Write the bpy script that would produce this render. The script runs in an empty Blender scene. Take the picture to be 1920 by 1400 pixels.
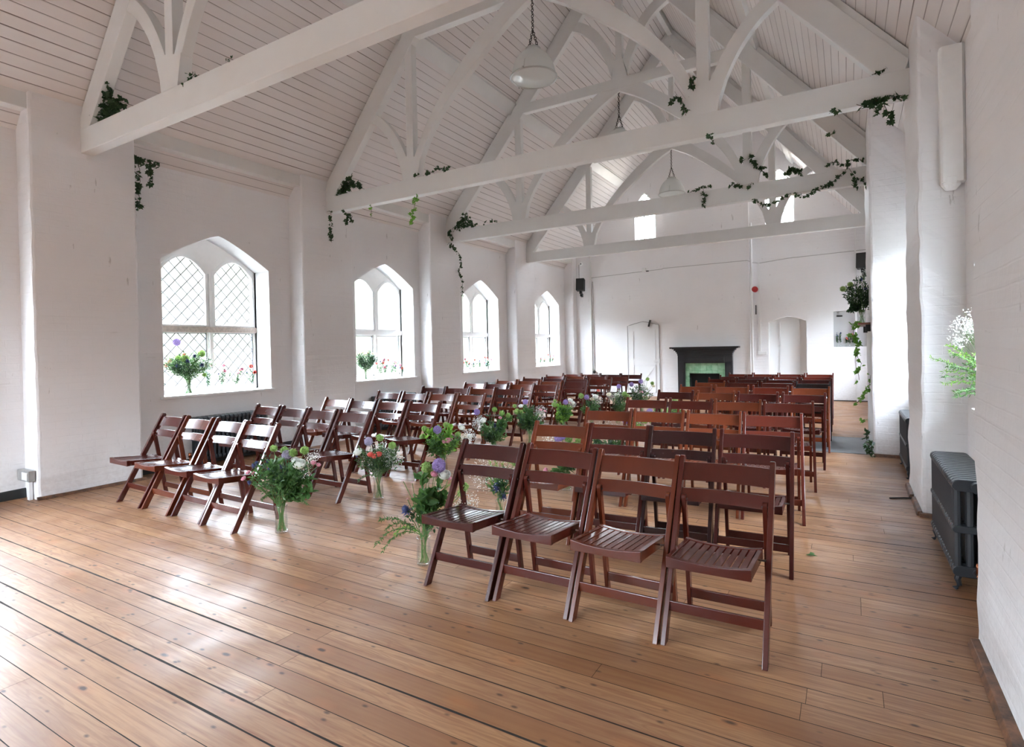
import bpy, bmesh, math, random
from math import sin, cos, pi, sqrt, atan2, radians
from mathutils import Vector, Matrix, noise

C = bpy.context.scene.collection
V = Vector

# ------------------------------------------------------------------ materials
def mat(name):
    m = bpy.data.materials.new(name); m.use_nodes = True
    nt = m.node_tree
    b = nt.nodes['Principled BSDF']
    return m, nt, b

class NT:
    """small node-writing helper"""
    def __init__(s, nt): s.nt = nt
    def n(s, t, **kw):
        x = s.nt.nodes.new(t)
        for k, v in kw.items(): setattr(x, k, v)
        return x
    def l(s, a, b): s.nt.links.new(a, b)
    def math(s, op, a, b=None, c=None, clamp=False):
        x = s.n('ShaderNodeMath', operation=op, use_clamp=clamp)
        for i, q in enumerate((a, b, c)):
            if q is None: continue
            if isinstance(q, (int, float)): x.inputs[i].default_value = q
            else: s.l(q, x.inputs[i])
        return x.outputs[0]
    def mix(s, f, a, b, mode='MIX'):
        x = s.n('ShaderNodeMix', data_type='RGBA', blend_type=mode)
        for sock, q in ((x.inputs[0], f), (x.inputs[6], a), (x.inputs[7], b)):
            if isinstance(q, (int, float)): sock.default_value = q
            elif isinstance(q, tuple): sock.default_value = (*q, 1)
            else: s.l(q, sock)
        return x.outputs[2]
    def noise(s, vec, scale, detail=3, rough=.5):
        x = s.n('ShaderNodeTexNoise'); x.inputs['Scale'].default_value = scale
        x.inputs['Detail'].default_value = detail; x.inputs['Roughness'].default_value = rough
        if vec is not None: s.l(vec, x.inputs['Vector'])
        return x.outputs['Fac']
    def ramp(s, f, a, b, c0=0., c1=1.):
        x = s.n('ShaderNodeMapRange'); x.clamp = True
        s.l(f, x.inputs[0])
        for i, q in enumerate((a, b, c0, c1)): x.inputs[i+1].default_value = q
        return x.outputs[0]
    def bump(s, h, strength, dist=.01, normal=None):
        x = s.n('ShaderNodeBump'); x.inputs['Strength'].default_value = strength
        x.inputs['Distance'].default_value = dist
        s.l(h, x.inputs['Height'])
        if normal is not None: s.l(normal, x.inputs['Normal'])
        return x.outputs[0]
    def pos(s): return s.n('ShaderNodeNewGeometry').outputs['Position']
    def sep(s, v):
        x = s.n('ShaderNodeSeparateXYZ'); s.l(v, x.inputs[0]); return x.outputs
    def comb(s, a, b, c):
        x = s.n('ShaderNodeCombineXYZ')
        for i, q in enumerate((a, b, c)):
            if isinstance(q, (int, float)): x.inputs[i].default_value = q
            else: s.l(q, x.inputs[i])
        return x.outputs[0]

def simple(name, col, rough=.5, metal=0., var=.0, vscale=8., coat=0., bump=0.):
    m, nt, b = mat(name); N = NT(nt)
    b.inputs['Roughness'].default_value = rough; b.inputs['Metallic'].default_value = metal
    b.inputs['Coat Weight'].default_value = coat
    if var or bump:
        f = N.noise(N.pos(), vscale, 3)
        if var:
            c = N.mix(f, tuple(x*(1-var) for x in col), tuple(min(1, x*(1+var)) for x in col))
            N.l(c, b.inputs['Base Color'])
        else: b.inputs['Base Color'].default_value = (*col, 1)
        if bump: N.l(N.bump(f, bump, .004), b.inputs['Normal'])
    else: b.inputs['Base Color'].default_value = (*col, 1)
    return m

def mk_brick_paint():
    m, nt, b = mat('painted_brick'); N = NT(nt)
    p = N.pos(); x, y, z = N.sep(p)
    u = N.math('ADD', x, y)
    v = N.comb(u, z, 0.)
    wob = N.noise(p, 3.1, 3)
    v2 = N.comb(u, N.math('ADD', z, N.math('MULTIPLY', wob, .02)), 0.)
    br = N.n('ShaderNodeTexBrick'); N.l(v2, br.inputs['Vector'])
    br.inputs['Scale'].default_value = 1.; br.inputs['Brick Width'].default_value = .225
    br.inputs['Row Height'].default_value = .075; br.inputs['Mortar Size'].default_value = .006
    br.inputs['Mortar Smooth'].default_value = .8
    n1 = N.noise(p, 2.2, 4); n2 = N.noise(p, 30, 4)
    st = N.noise(N.comb(N.math('MULTIPLY', u, 3.), N.math('MULTIPLY', z, 22.), 0.), 1.0, 4)
    # worn hairline cracks and chips in the paint
    ck = N.noise(N.comb(N.math('MULTIPLY', u, 14.), N.math('MULTIPLY', z, 3.), x), 1.0, 5, .65)
    crack = N.math('MULTIPLY', N.ramp(ck, .675, .705), .5)
    ck2 = N.noise(N.comb(N.math('MULTIPLY', u, 2.5), N.math('MULTIPLY', z, 40.), y), 1.0, 4, .6)
    crack2 = N.math('MULTIPLY', N.ramp(ck2, .69, .74), .25)
    base = N.mix(n1, (.80, .78, .785), (.86, .845, .85))
    base = N.mix(N.math('MULTIPLY', N.ramp(z, .55, .0), .35), base, N.mix(N.ramp(n2, .4, .7), (.80, .78, .76), (.55, .50, .46)))
    base = N.mix(N.math('MAXIMUM', crack, crack2), base, (.38, .35, .33))
    N.l(base, b.inputs['Base Color'])
    n3 = N.noise(p, 9, 4, .6)
    soft = N.ramp(N.noise(p, 1.3, 2), .35, .65, -.12, -.5)
    h = N.math('ADD', N.math('MULTIPLY', br.outputs['Fac'], soft), N.math('ADD', N.math('MULTIPLY', n2, .35), N.math('MULTIPLY', n3, 1.1)))
    h = N.math('ADD', h, N.math('MULTIPLY', st, .6))
    h = N.math('SUBTRACT', h, N.math('MULTIPLY', crack, 1.))
    N.l(N.bump(h, .42, .007), b.inputs['Normal'])
    b.inputs['Roughness'].default_value = .62
    return m

def mk_boards():
    m, nt, b = mat('painted_ceiling_boards'); N = NT(nt)
    p = N.pos(); x, y, z = N.sep(p)
    s = N.math('MULTIPLY', N.math('ABSOLUTE', N.math('ADD', x, 3.17)), 1.539/.112)
    fr = N.math('FRACT', s); idn = N.math('FLOOR', s)
    d = N.math('MINIMUM', fr, N.math('SUBTRACT', 1., fr))
    wn = N.noise(N.comb(N.math('MULTIPLY', idn, 7.3), N.math('MULTIPLY', y, .8), 0.), 1.0, 2)
    gw = N.ramp(wn, .3, .7, .018, .05)
    gap = N.math('LESS_THAN', d, gw)
    fade = N.ramp(wn, .3, .65, .35, 1.)
    wr = N.n('ShaderNodeTexWhiteNoise', noise_dimensions='1D'); N.l(idn, wr.inputs['W'])
    base = N.mix(wr.outputs[0], (.76, .715, .695), (.82, .78, .765))
    base = N.mix(N.math('MULTIPLY', N.noise(p, 5, 3), .35), base, (.70, .65, .62))
    base = N.mix(N.math('MULTIPLY', gap, fade), base, (.20, .16, .14))
    N.l(base, b.inputs['Base Color'])
    h = N.ramp(d, .0, .10)
    N.l(N.bump(h, .5, .006), b.inputs['Normal'])
    b.inputs['Roughness'].default_value = .5
    return m

def mk_floor():
    m, nt, b = mat('varnished_floorboards'); N = NT(nt)
    p = N.pos(); x, y, z = N.sep(p)
    W = .115
    s = N.math('DIVIDE', N.math('ADD', y, N.math('MULTIPLY', N.noise(N.comb(N.math('MULTIPLY', x, .3), N.math('MULTIPLY', y, .5), 0.), 1., 1), .02)), W)
    idn = N.math('FLOOR', s); fr = N.math('FRACT', s)
    def wn(w, off):
        q = N.n('ShaderNodeTexWhiteNoise', noise_dimensions='1D'); N.l(N.math('ADD', w, off), q.inputs['W']); return q.outputs[0]
    r1 = wn(idn, .5)
    xs = N.math('ADD', N.math('DIVIDE', x, 2.6), N.math('MULTIPLY', r1, 7.))
    jid = N.math('FLOOR', xs); jf = N.math('FRACT', xs)
    bid = N.math('ADD', N.math('MULTIPLY', idn, 13.7), N.math('MULTIPLY', jid, 3.1))
    r2 = wn(bid, .25); r3 = wn(bid, 9.5)
    d = N.math('MINIMUM', fr, N.math('SUBTRACT', 1., fr))
    rg = wn(N.math('ROUND', s), 3.3)
    gn = N.noise(N.comb(N.math('MULTIPLY', x, 2.), N.math('MULTIPLY', N.math('ROUND', s), 5.), 0.), 1., 4, .6)
    gw = N.math('ADD', N.math('MULTIPLY', N.math('POWER', rg, 5.), .028), .012)
    gw = N.math('MULTIPLY', gw, N.ramp(gn, .25, .7, .4, 1.8))
    gap = N.math('LESS_THAN', d, gw)
    jd = N.math('MULTIPLY', N.math('MINIMUM', jf, N.math('SUBTRACT', 1., jf)), 2.6)
    jgap = N.math('LESS_THAN', jd, .0013)
    gap = N.math('MAXIMUM', gap, N.math('MULTIPLY', jgap, .75))
    # grain
    gv = N.comb(N.math('ADD', N.math('MULTIPLY', x, 2.2), N.math('MULTIPLY', r3, 40.)), N.math('MULTIPLY', y, 55.), N.math('MULTIPLY', r2, 20.))
    g1 = N.noise(gv, 1., 5, .6)
    gv2 = N.comb(N.math('ADD', N.math('MULTIPLY', x, 1.1), N.math('MULTIPLY', r2, 30.)), N.math('MULTIPLY', y, 9.), r3)
    g2 = N.noise(gv2, 1., 3)
    g3 = N.math('SINE', N.math('MULTIPLY', g2, 90.))
    col = N.mix(r2, (.360, .190, .088), (.205, .090, .036))
    col = N.mix(N.math('MULTIPLY', r3, .45), col, (.42, .255, .140))
    col = N.mix(N.ramp(g1, .40, .70, 0, .85), col, (.19, .075, .032))
    col = N.mix(N.math('MULTIPLY', N.ramp(g3, .2, 1., 0, .35), N.ramp(r3, .2, .6)), col, (.17, .062, .028))
    blotch = N.noise(N.comb(N.math('MULTIPLY', x, 1.5), N.math('MULTIPLY', y, 4.), 3.), 1., 4)
    col = N.mix(N.ramp(blotch, .48, .68, 0, .6), col, (.20, .088, .042))
    # knots, nail heads and dents
    vo = N.n('ShaderNodeTexVoronoi', feature='F1'); vo.inputs['Scale'].default_value = 1.
    wv = N.noise(p, 22, 2)
    N.l(N.comb(N.math('ADD', N.math('MULTIPLY', x, 3.4), N.math('MULTIPLY', wv, .12)), N.math('MULTIPLY', y, 8.), 0.), vo.inputs['Vector'])
    vr = N.sep(vo.outputs['Color'])
    kn = N.math('MULTIPLY', N.ramp(vo.outputs['Distance'], .12, .05), N.math('GREATER_THAN', vr[0], .35))
    vo2 = N.n('ShaderNodeTexVoronoi', feature='F1'); vo2.inputs['Scale'].default_value = 1.
    N.l(N.comb(N.math('MULTIPLY', x, 10.), N.math('MULTIPLY', y, 20.), 5.), vo2.inputs['Vector'])
    vr2 = N.sep(vo2.outputs['Color'])
    kn2 = N.math('MULTIPLY', N.ramp(vo2.outputs['Distance'], .20, .08), N.math('GREATER_THAN', vr2[0], .60))
    halo = N.math('MULTIPLY', N.ramp(vo.outputs['Distance'], .34, .05, 0, .6), N.math('GREATER_THAN', vr[0], .35))
    col = N.mix(halo, col, (.33, .13, .05))
    dark = N.math('MAXIMUM', kn, N.math('MULTIPLY', kn2, .85))
    col = N.mix(N.math('MULTIPLY', dark, .95), col, (.040, .020, .012))
    col = N.mix(gap, col, (.018, .013, .010))
    N.l(col, b.inputs['Base Color'])
    rn = N.noise(p, 3.5, 4)
    rr = N.ramp(rn, .3, .7, .36, .55)
    N.l(N.math('ADD', rr, N.math('MULTIPLY', gap, .5)), b.inputs['Roughness'])
    h = N.math('SUBTRACT', N.math('MULTIPLY', g1, .12), gap)
    h = N.math('ADD', h, N.math('MULTIPLY', N.ramp(d, 0, .25), .35))
    h = N.math('ADD', h, N.math('MULTIPLY', r2, .3))
    N.l(N.bump(h, .22, .003), b.inputs['Normal'])
    b.inputs['Specular IOR Level'].default_value = .38
    return m

def mk_chair_wood():
    m, nt, b = mat('mahogany_stain'); N = NT(nt)
    tc = N.n('ShaderNodeTexCoord').outputs['Object']
    oi = N.n('ShaderNodeObjectInfo')
    a, bb, c = N.sep(tc)
    g = N.noise(tc, 5., 2, .4)
    g2 = N.noise(tc, 9., 3)
    col = N.mix(N.ramp(g, .3, .9, 0, .30), oi.outputs['Color'], (.018, .004, .003), 'MIX')
    col = N.mix(N.ramp(g2, .55, .95, 0, .12), col, (.16, .06, .035))
    N.l(col, b.inputs['Base Color'])
    b.inputs['Roughness'].default_value = .25
    b.inputs['Coat Weight'].default_value = .18; b.inputs['Coat Roughness'].default_value = .06; b.inputs['Specular IOR Level'].default_value = .38
    return m

def mk_white_paint():
    m, nt, b = mat('white_timber_paint'); N = NT(nt)
    p = N.pos(); x, y, z = N.sep(p)
    n1 = N.noise(p, 4, 4); n2 = N.noise(p, 26, 5, .7)
    col = N.mix(n1, (.72, .71, .69), (.79, .785, .765))
    chip = N.ramp(n2, .725, .75, 0, .8)
    col = N.mix(chip, col, (.17, .12, .10))
    N.l(col, b.inputs['Base Color'])
    b.inputs['Roughness'].default_value = .42
    N.l(N.bump(N.math('SUBTRACT', N.math('MULTIPLY', n1, .5), chip), .3, .005), b.inputs['Normal'])
    return m

def mk_glass(name, tint=(1, 1, 1), refl=.5, trans=.0):
    m = bpy.data.materials.new(name); m.use_nodes = True; nt = m.node_tree; N = NT(nt)
    for n in list(nt.nodes): nt.nodes.remove(n)
    o = N.n('ShaderNodeOutputMaterial'); t = N.n('ShaderNodeBsdfTransparent'); t.inputs[0].default_value = (*tint, 1)
    g = N.n('ShaderNodeBsdfGlossy'); g.inputs['Roughness'].default_value = .03
    fr = N.n('ShaderNodeFresnel'); fr.inputs[0].default_value = 1.45
    mx = N.n('ShaderNodeMixShader')
    N.l(N.math('MINIMUM', N.math('ADD', N.math('MULTIPLY', fr.outputs[0], refl), trans), .38), mx.inputs[0])
    N.l(t.outputs[0], mx.inputs[1]); N.l(g.outputs[0], mx.inputs[2]); N.l(mx.outputs[0], o.inputs[0])
    return m

def mk_shade_glass():
    m = bpy.data.materials.new('prismatic_lamp_glass'); m.use_nodes = True; nt = m.node_tree; N = NT(nt)
    for n in list(nt.nodes): nt.nodes.remove(n)
    o = N.n('ShaderNodeOutputMaterial'); t = N.n('ShaderNodeBsdfTransparent'); t.inputs[0].default_value = (.9, .92, .92, 1)
    d = N.n('ShaderNodeBsdfDiffuse'); d.inputs[0].default_value = (.86, .87, .85, 1)
    tl = N.n('ShaderNodeBsdfTranslucent'); tl.inputs[0].default_value = (.9, .92, .90, 1)
    g = N.n('ShaderNodeBsdfGlossy'); g.inputs['Roughness'].default_value = .12
    a = N.n('ShaderNodeMixShader'); a.inputs[0].default_value = .5; N.l(d.outputs[0], a.inputs[1]); N.l(tl.outputs[0], a.inputs[2])
    b = N.n('ShaderNodeMixShader'); b.inputs[0].default_value = .14; N.l(a.outputs[0], b.inputs[1]); N.l(g.outputs[0], b.inputs[2])
    c = N.n('ShaderNodeMixShader'); c.inputs[0].default_value = .16; N.l(b.outputs[0], c.inputs[1]); N.l(t.outputs[0], c.inputs[2])
    N.l(c.outputs[0], o.inputs[0]); return m

def mk_leaf(name, c1, c2, rough=.45):
    m, nt, b = mat(name); N = NT(nt)
    f = N.noise(N.pos(), 45, 2)
    N.l(N.mix(N.ramp(f, .35, .65), c1, c2), b.inputs['Base Color'])
    b.inputs['Roughness'].default_value = rough
    b.inputs['Subsurface Weight'].default_value = .0
    # thin leaves let some light through
    t = N.n('ShaderNodeBsdfTranslucent'); t.inputs[0].default_value = (*[min(1, x*1.6) for x in c2], 1)
    mx = N.n('ShaderNodeMixShader'); mx.inputs[0].default_value = .3
    o = nt.nodes['Material Output']
    N.l(b.outputs[0], mx.inputs[1]); N.l(t.outputs[0], mx.inputs[2]); N.l(mx.outputs[0], o.inputs[0])
    return m

def mk_tile():
    m, nt, b = mat('green_glazed_tile'); N = NT(nt)
    p = N.pos(); x, y, z = N.sep(p)
    br = N.n('ShaderNodeTexBrick'); N.l(N.comb(x, z, 0.), br.inputs['Vector'])
    br.offset = 0.; br.inputs['Scale'].default_value = 1.; br.inputs['Brick Width'].default_value = .142
    br.inputs['Row Height'].default_value = .142; br.inputs['Mortar Size'].default_value = .003
    br.inputs['Color1'].default_value = (.21, .42, .25, 1); br.inputs['Color2'].default_value = (.33, .55, .36, 1)
    br.inputs['Mortar'].default_value = (.12, .22, .14, 1)
    n = N.noise(p, 14, 4)
    N.l(N.mix(N.ramp(n, .4, .7, 0, .5), br.outputs['Color'], (.45, .66, .48)), b.inputs['Base Color'])
    b.inputs['Roughness'].default_value = .15; return m

def mk_sooty_wood():
    m, nt, b = mat('worn_batten_wood'); N = NT(nt)
    p = N.pos(); f = N.noise(p, 12, 5, .7)
    N.l(N.mix(N.ramp(f, .35, .65), (.22, .10, .05), (.045, .028, .02)), b.inputs['Base Color'])
    b.inputs['Roughness'].default_value = .6; return m

M = dict(
    brick=mk_brick_paint(), boards=mk_boards(), floor=mk_floor(), wood=mk_chair_wood(), paint=mk_white_paint(),
    glass=mk_glass('window_glass', (.97, 1., .98), .6), vase=mk_glass('vase_glass', (.975, .99, .98), 1.1, .03),
    water=mk_glass('vase_water', (.95, .975, .94), .3), shade=mk_shade_glass(), tile=mk_tile(), batten=mk_sooty_wood(),
    lead=simple('lead_came', (.10, .105, .11), .5, .3), reveal=simple('reveal_plaster', (.88, .88, .875), .55, var=.03, vscale=5, bump=.2),
    stone=simple('painted_stone', (.89, .88, .865), .5, var=.05, vscale=12, bump=.15),
    rust=simple('peeling_stone', (.50, .42, .36), .7, var=.5, vscale=30, bump=.5),
    radiator=simple('radiator_enamel', (.030, .036, .043), .36, 0, var=.15, vscale=10),
    copper=simple('copper_pipe', (.55, .20, .10), .25, 1.), steel=simple('steel_rod', (.5, .5, .48), .3, 1.),
    chain=simple('dark_iron_chain', (.06, .05, .045), .5, .7), black=simple('black_plastic', (.012, .012, .013), .45),
    fireblack=simple('black_fire_surround', (.010, .0105, .013), .35, var=.2, vscale=9), soot=simple('soot', (.006, .006, .006), .9),
    slate=simple('slate_hearth', (.105, .115, .125), .45, var=.3, vscale=6, bump=.2), trunk=simple('trunking_plastic', (.80, .79, .78), .4),
    red=simple('red_plastic', (.42, .02, .02), .35), whiteplas=simple('white_plastic', (.78, .78, .77), .35),
    metalbox=simple('galvanised_box', (.42, .42, .41), .45, .6, var=.2, vscale=20), skirt=simple('dark_skirting', (.016, .018, .018), .4),
    door=simple('door_paint', (.80, .80, .80), .42, var=.02, vscale=6), cable=simple('black_cable', (.02, .02, .02), .6),
    leafd=mk_leaf('dark_leaf', (.012, .038, .016), (.030, .080, .028)), leafm=mk_leaf('mid_leaf', (.030, .085, .024), (.075, .165, .042)),
    leafl=mk_leaf('lime_leaf', (.10, .24, .03), (.21, .39, .06)), ivy=mk_leaf('ivy_leaf', (.010, .030, .012), (.030, .075, .022)),
    ivyl=mk_leaf('fresh_ivy_leaf', (.07, .20, .03), (.16, .36, .05)),
    stem=simple('green_stem', (.09, .20, .05), .5), twig=simple('brown_twig', (.09, .055, .03), .7),
    allium=mk_leaf('allium_petal', (.22, .15, .35), (.35, .26, .48), .7), lime=mk_leaf('lime_floret', (.15, .29, .06), (.34, .48, .16), .7),
    white=mk_leaf('white_petal', (.80, .80, .72), (.88, .88, .80), .6), pink=mk_leaf('pink_petal', (.72, .28, .38), (.80, .42, .48), .6),
    coral=mk_leaf('coral_petal', (.72, .13, .10), (.80, .22, .18), .6), cream=mk_leaf('cream_petal', (.78, .70, .48), (.85, .78, .58), .6),
    thistle=mk_leaf('thistle_blue', (.030, .04, .12), (.07, .09, .22), .6), gyp=mk_leaf('tiny_white_flower', (.78, .79, .74), (.86, .87, .82), .6),
    grey=mk_leaf('faded_lilac', (.30, .26, .36), (.40, .36, .46), .6),
)
def lamp_mat():
    m, nt, b = mat('lit_lamp_glass')
    b.inputs['Base Color'].default_value = (1, 1, 1, 1)
    b.inputs['Emission Color'].default_value = (1., .95, .86, 1); b.inputs['Emission Strength'].default_value = 60.
    return m
M['lit'] = lamp_mat()

# ------------------------------------------------------------------ mesh helpers
def wloc(o):
    v = V((0, 0, 0))
    while o is not None: v += o.location; o = o.parent
    return v

class MB:
    def __init__(s): s.v = []; s.f = []; s.mi = []; s.cur = 0
    def m(s, i): s.cur = i; return s
    def add(s, verts, faces):
        o = len(s.v); s.v.extend([tuple(q) for q in verts])
        for f in faces: s.f.append(tuple(i+o for i in f)); s.mi.append(s.cur)
        return s
    def box(s, x0, x1, y0, y1, z0, z1):
        vs = [(x, y, z) for z in (z0, z1) for y in (y0, y1) for x in (x0, x1)]
        return s.add(vs, [(0, 2, 3, 1), (4, 5, 7, 6), (0, 1, 5, 4), (2, 6, 7, 3), (0, 4, 6, 2), (1, 3, 7, 5)])
    def prism(s, poly, axis, a, b):
        """2D polygon extruded along axis ('x','y','z') from a to b. poly in the other two coords in order"""
        n = len(poly); mk = dict(x=lambda p, t: (t, p[0], p[1]), y=lambda p, t: (p[0], t, p[1]), z=lambda p, t: (p[0], p[1], t))[axis]
        vs = [mk(p, a) for p in poly]+[mk(p, b) for p in poly]
        fs = [tuple(range(n))[::-1], tuple(range(n, 2*n))]+[(i, (i+1) % n, n+(i+1) % n, n+i) for i in range(n)]
        return s.add(vs, fs)
    def tube(s, pts, r, n=6, cap=True):
        pts = [V(p) for p in pts]; rs = r if isinstance(r, (list, tuple)) else [r]*len(pts)
        up = V((0, 0, 1)); vs = []; fs = []
        for i, p in enumerate(pts):
            t = (pts[min(i+1, len(pts)-1)]-pts[max(i-1, 0)]);
            if t.length < 1e-9: t = V((0, 0, 1))
            t.normalize()
            a = t.cross(up if abs(t.z) < .95 else V((1, 0, 0))).normalized(); b = t.cross(a)
            for k in range(n):
                w = 2*pi*k/n; vs.append(p+(a*cos(w)+b*sin(w))*rs[i])
        for i in range(len(pts)-1):
            for k in range(n): fs.append((i*n+k, i*n+(k+1) % n, (i+1)*n+(k+1) % n, (i+1)*n+k))
        if cap: fs.append(tuple(range(n))[::-1]); fs.append(tuple((len(pts)-1)*n+k for k in range(n)))
        return s.add(vs, fs)
    def lathe(s, prof, c, n=24, cap0=False, cap1=False):
        vs = []; fs = []
        for (r, z) in prof:
            for k in range(n):
                w = 2*pi*k/n; vs.append((c[0]+r*cos(w), c[1]+r*sin(w), c[2]+z))
        for i in range(len(prof)-1):
            for k in range(n): fs.append((i*n+k, i*n+(k+1) % n, (i+1)*n+(k+1) % n, (i+1)*n+k))
        if cap0: fs.append(tuple(range(n))[::-1])
        if cap1: fs.append(tuple((len(prof)-1)*n+k for k in range(n)))
        return s.add(vs, fs)
    def torus(s, c, R, r, nrm=(0, 0, 1), n=20, k=6, sx=1.):
        nrm = V(nrm).normalized(); a = nrm.cross(V((0, 0, 1)) if abs(nrm.z) < .9 else V((1, 0, 0))).normalized(); b = nrm.cross(a)
        vs = []; fs = []
        for i in range(n):
            w = 2*pi*i/n; d = a*cos(w)*sx+b*sin(w)
            for j in range(k):
                q = 2*pi*j/k; vs.append(V(c)+d*R+d.normalized()*r*cos(q)+nrm*r*sin(q))
        for i in range(n):
            for j in range(k): fs.append((i*k+j, ((i+1) % n)*k+j, ((i+1) % n)*k+(j+1) % k, i*k+(j+1) % k))
        return s.add(vs, fs)
    def ball(s, c, r, n=8, m=6, sz=1.):
        prof = [(r*sin(pi*i/m), -r*cos(pi*i/m)*sz) for i in range(m+1)]
        prof[0] = (r*.02, prof[0][1]); prof[-1] = (r*.02, prof[-1][1])
        return s.lathe(prof, c, n, True, True)
    def build(s, name, mats, parent=None, smooth=False, bevel=0., normals=True):
        if not isinstance(mats, (list, tuple)): mats = [mats]
        off = wloc(parent) if parent is not None else V((0, 0, 0))
        me = bpy.data.meshes.new(name)
        me.from_pydata([(q[0]-off.x, q[1]-off.y, q[2]-off.z) for q in s.v], [], s.f)
        for q in mats: me.materials.append(q)
        for p, i in zip(me.polygons, s.mi): p.material_index = i; p.use_smooth = smooth
        if normals:
            bm = bmesh.new(); bm.from_mesh(me); bmesh.ops.recalc_face_normals(bm, faces=bm.faces); bm.to_mesh(me); bm.free()
        me.update()
        o = bpy.data.objects.new(name, me); C.objects.link(o)
        if parent is not None: o.parent = parent
        if bevel:
            b = o.modifiers.new('edge', 'BEVEL'); b.width = bevel; b.segments = 2; b.limit_method = 'ANGLE'; b.angle_limit = radians(50)
        return o

def tag(o, label=None, cat=None, group=None, kind=None):
    if label: o['label'] = label
    if cat: o['category'] = cat
    if group: o['group'] = group
    if kind: o['kind'] = kind
    return o
def thing(name, loc, label, cat, group=None):
    o = bpy.data.objects.new(name, None); o.location = loc; o.empty_display_size = .05; C.objects.link(o)
    return tag(o, label, cat, group)
def copy_tree(o, parent=None):
    c = o.copy(); C.objects.link(c); c.parent = parent
    for ch in list(o.children): copy_tree(ch, c)
    return c
def struct(o): o['kind'] = 'structure'; return o

# ------------------------------------------------------------------ dimensions
XC = -3.17
def zc(x): return 8.2-1.17*abs(x-XC)
XL, XLP = -7.06, -6.78           # left wall recess and pilaster faces
XR, XRP = .78, .49               # right wall recess and pier faces
YE, YB = 15.2, -4.3              # far end wall, wall behind the camera

# floor
fl = MB().box(-7.6, 1.4, YB-.1, YE+.4, -.05, 0).build('floor', M['floor']); struct(fl)

# ceiling: two boarded slopes with thickness
cm = MB()
for s in (-1, 1):
    xo = XC+s*4.55
    cm.prism([(XC, zc(XC)), (xo, zc(xo)), (xo, zc(xo)+.12), (XC, zc(XC)+.16)], 'y', YB-.1, YE+.3)
struct(cm.build('ceiling', M['boards']))

def arch(u, w, zs, za, e=1.25):
    """height of a flat pointed arch at offset u from its centre"""
    t = min(1., abs(u)/w); return zs+(za-zs)*(1-t**e)

def strips(mb, axis, pos, ys, cells, flip=False):
    """wall made of vertical strips on a plane; cells(y) -> list of (z0, z1) solid intervals at y, same count along one run"""
    mk = (lambda t, z: (pos, t, z)) if axis == 'x' else (lambda t, z: (t, pos, z))
    for a, b in zip(ys[:-1], ys[1:]):
        ca, cb = cells(a+1e-5), cells(b-1e-5)
        for (p0, p1), (q0, q1) in zip(ca, cb):
            mb.add([mk(a, p0), mk(b, q0), mk(b, q1), mk(a, p1)], [(0, 1, 2, 3)])

def lin(a, b, n): return [a+(b-a)*i/n for i in range(n+1)]

def side_wall(name, X, dirn, wins, ztop, extra=None):
    """long wall at x=X with arched openings; dirn=+1 when the room is on the +x side"""
    mb = MB()
    ys = [YB-.05]
    for (a, b, zs, sp, ap) in wins: ys += lin(a, b, 20)
    ys += [YE+.05]
    def cells(y):
        for (a, b, zs, sp, ap) in wins:
            if a < y < b: return [(-.02, zs), (arch(y-(a+b)/2, (b-a)/2, sp, ap), ztop)]
        return [(-.02, ztop)]
    # strips() pairs cells; build run by run
    runs = [(YB-.05, wins[0][0])]
    for i, w in enumerate(wins):
        runs.append((w[0], w[1])); runs.append((w[1], wins[i+1][0] if i+1 < len(wins) else YE+.05))
    for a, b in runs: strips(mb, 'x', X, lin(a, b, 20), cells)
    # reveals (splayed a little on the near side)
    D = .36
    XG = X-dirn*D
    mb.m(1)
    for (a, b, zs, sp, ap) in wins:
        n = 20; outer = [(y, arch(y-(a+b)/2, (b-a)/2, sp, ap)) for y in lin(a, b, n)]
        outer = [(a, zs)]+outer+[(b, zs)]
        inner = [(a+(y-a)*(1-.09)+.12 if False else a+.10+(y-a)*((b-a-.10)/(b-a)), z) for y, z in outer]
        for (p, q), (r, s_) in zip(zip(outer[:-1], outer[1:]), zip(inner[:-1], inner[1:])):
            mb.add([(X, *p), (X, *q), (XG, *s_), (XG, *r)], [(0, 1, 2, 3)])
        mb.add([(X, a, zs), (X, b, zs), (XG, b, zs), (XG, a+.1, zs)], [(0, 1, 2, 3)])
    # outside skin so the wall has thickness
    mb.m(0)
    for a, b in runs: strips(mb, 'x', X-dirn*.45, lin(a, b, 20), cells)
    for (a, b, zs, sp, ap) in wins:
        outer = [(a, zs)]+[(y, arch(y-(a+b)/2, (b-a)/2, sp, ap)) for y in lin(a, b, 20)]+[(b, zs), (a, zs)]
        for p, q in zip(outer[:-1], outer[1:]):
            mb.add([(X-dirn*.30, *p), (X-dirn*.30, *q), (X-dirn*.45, *q), (X-dirn*.45, *p)], [(0, 1, 2, 3)])
    return mb

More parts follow.
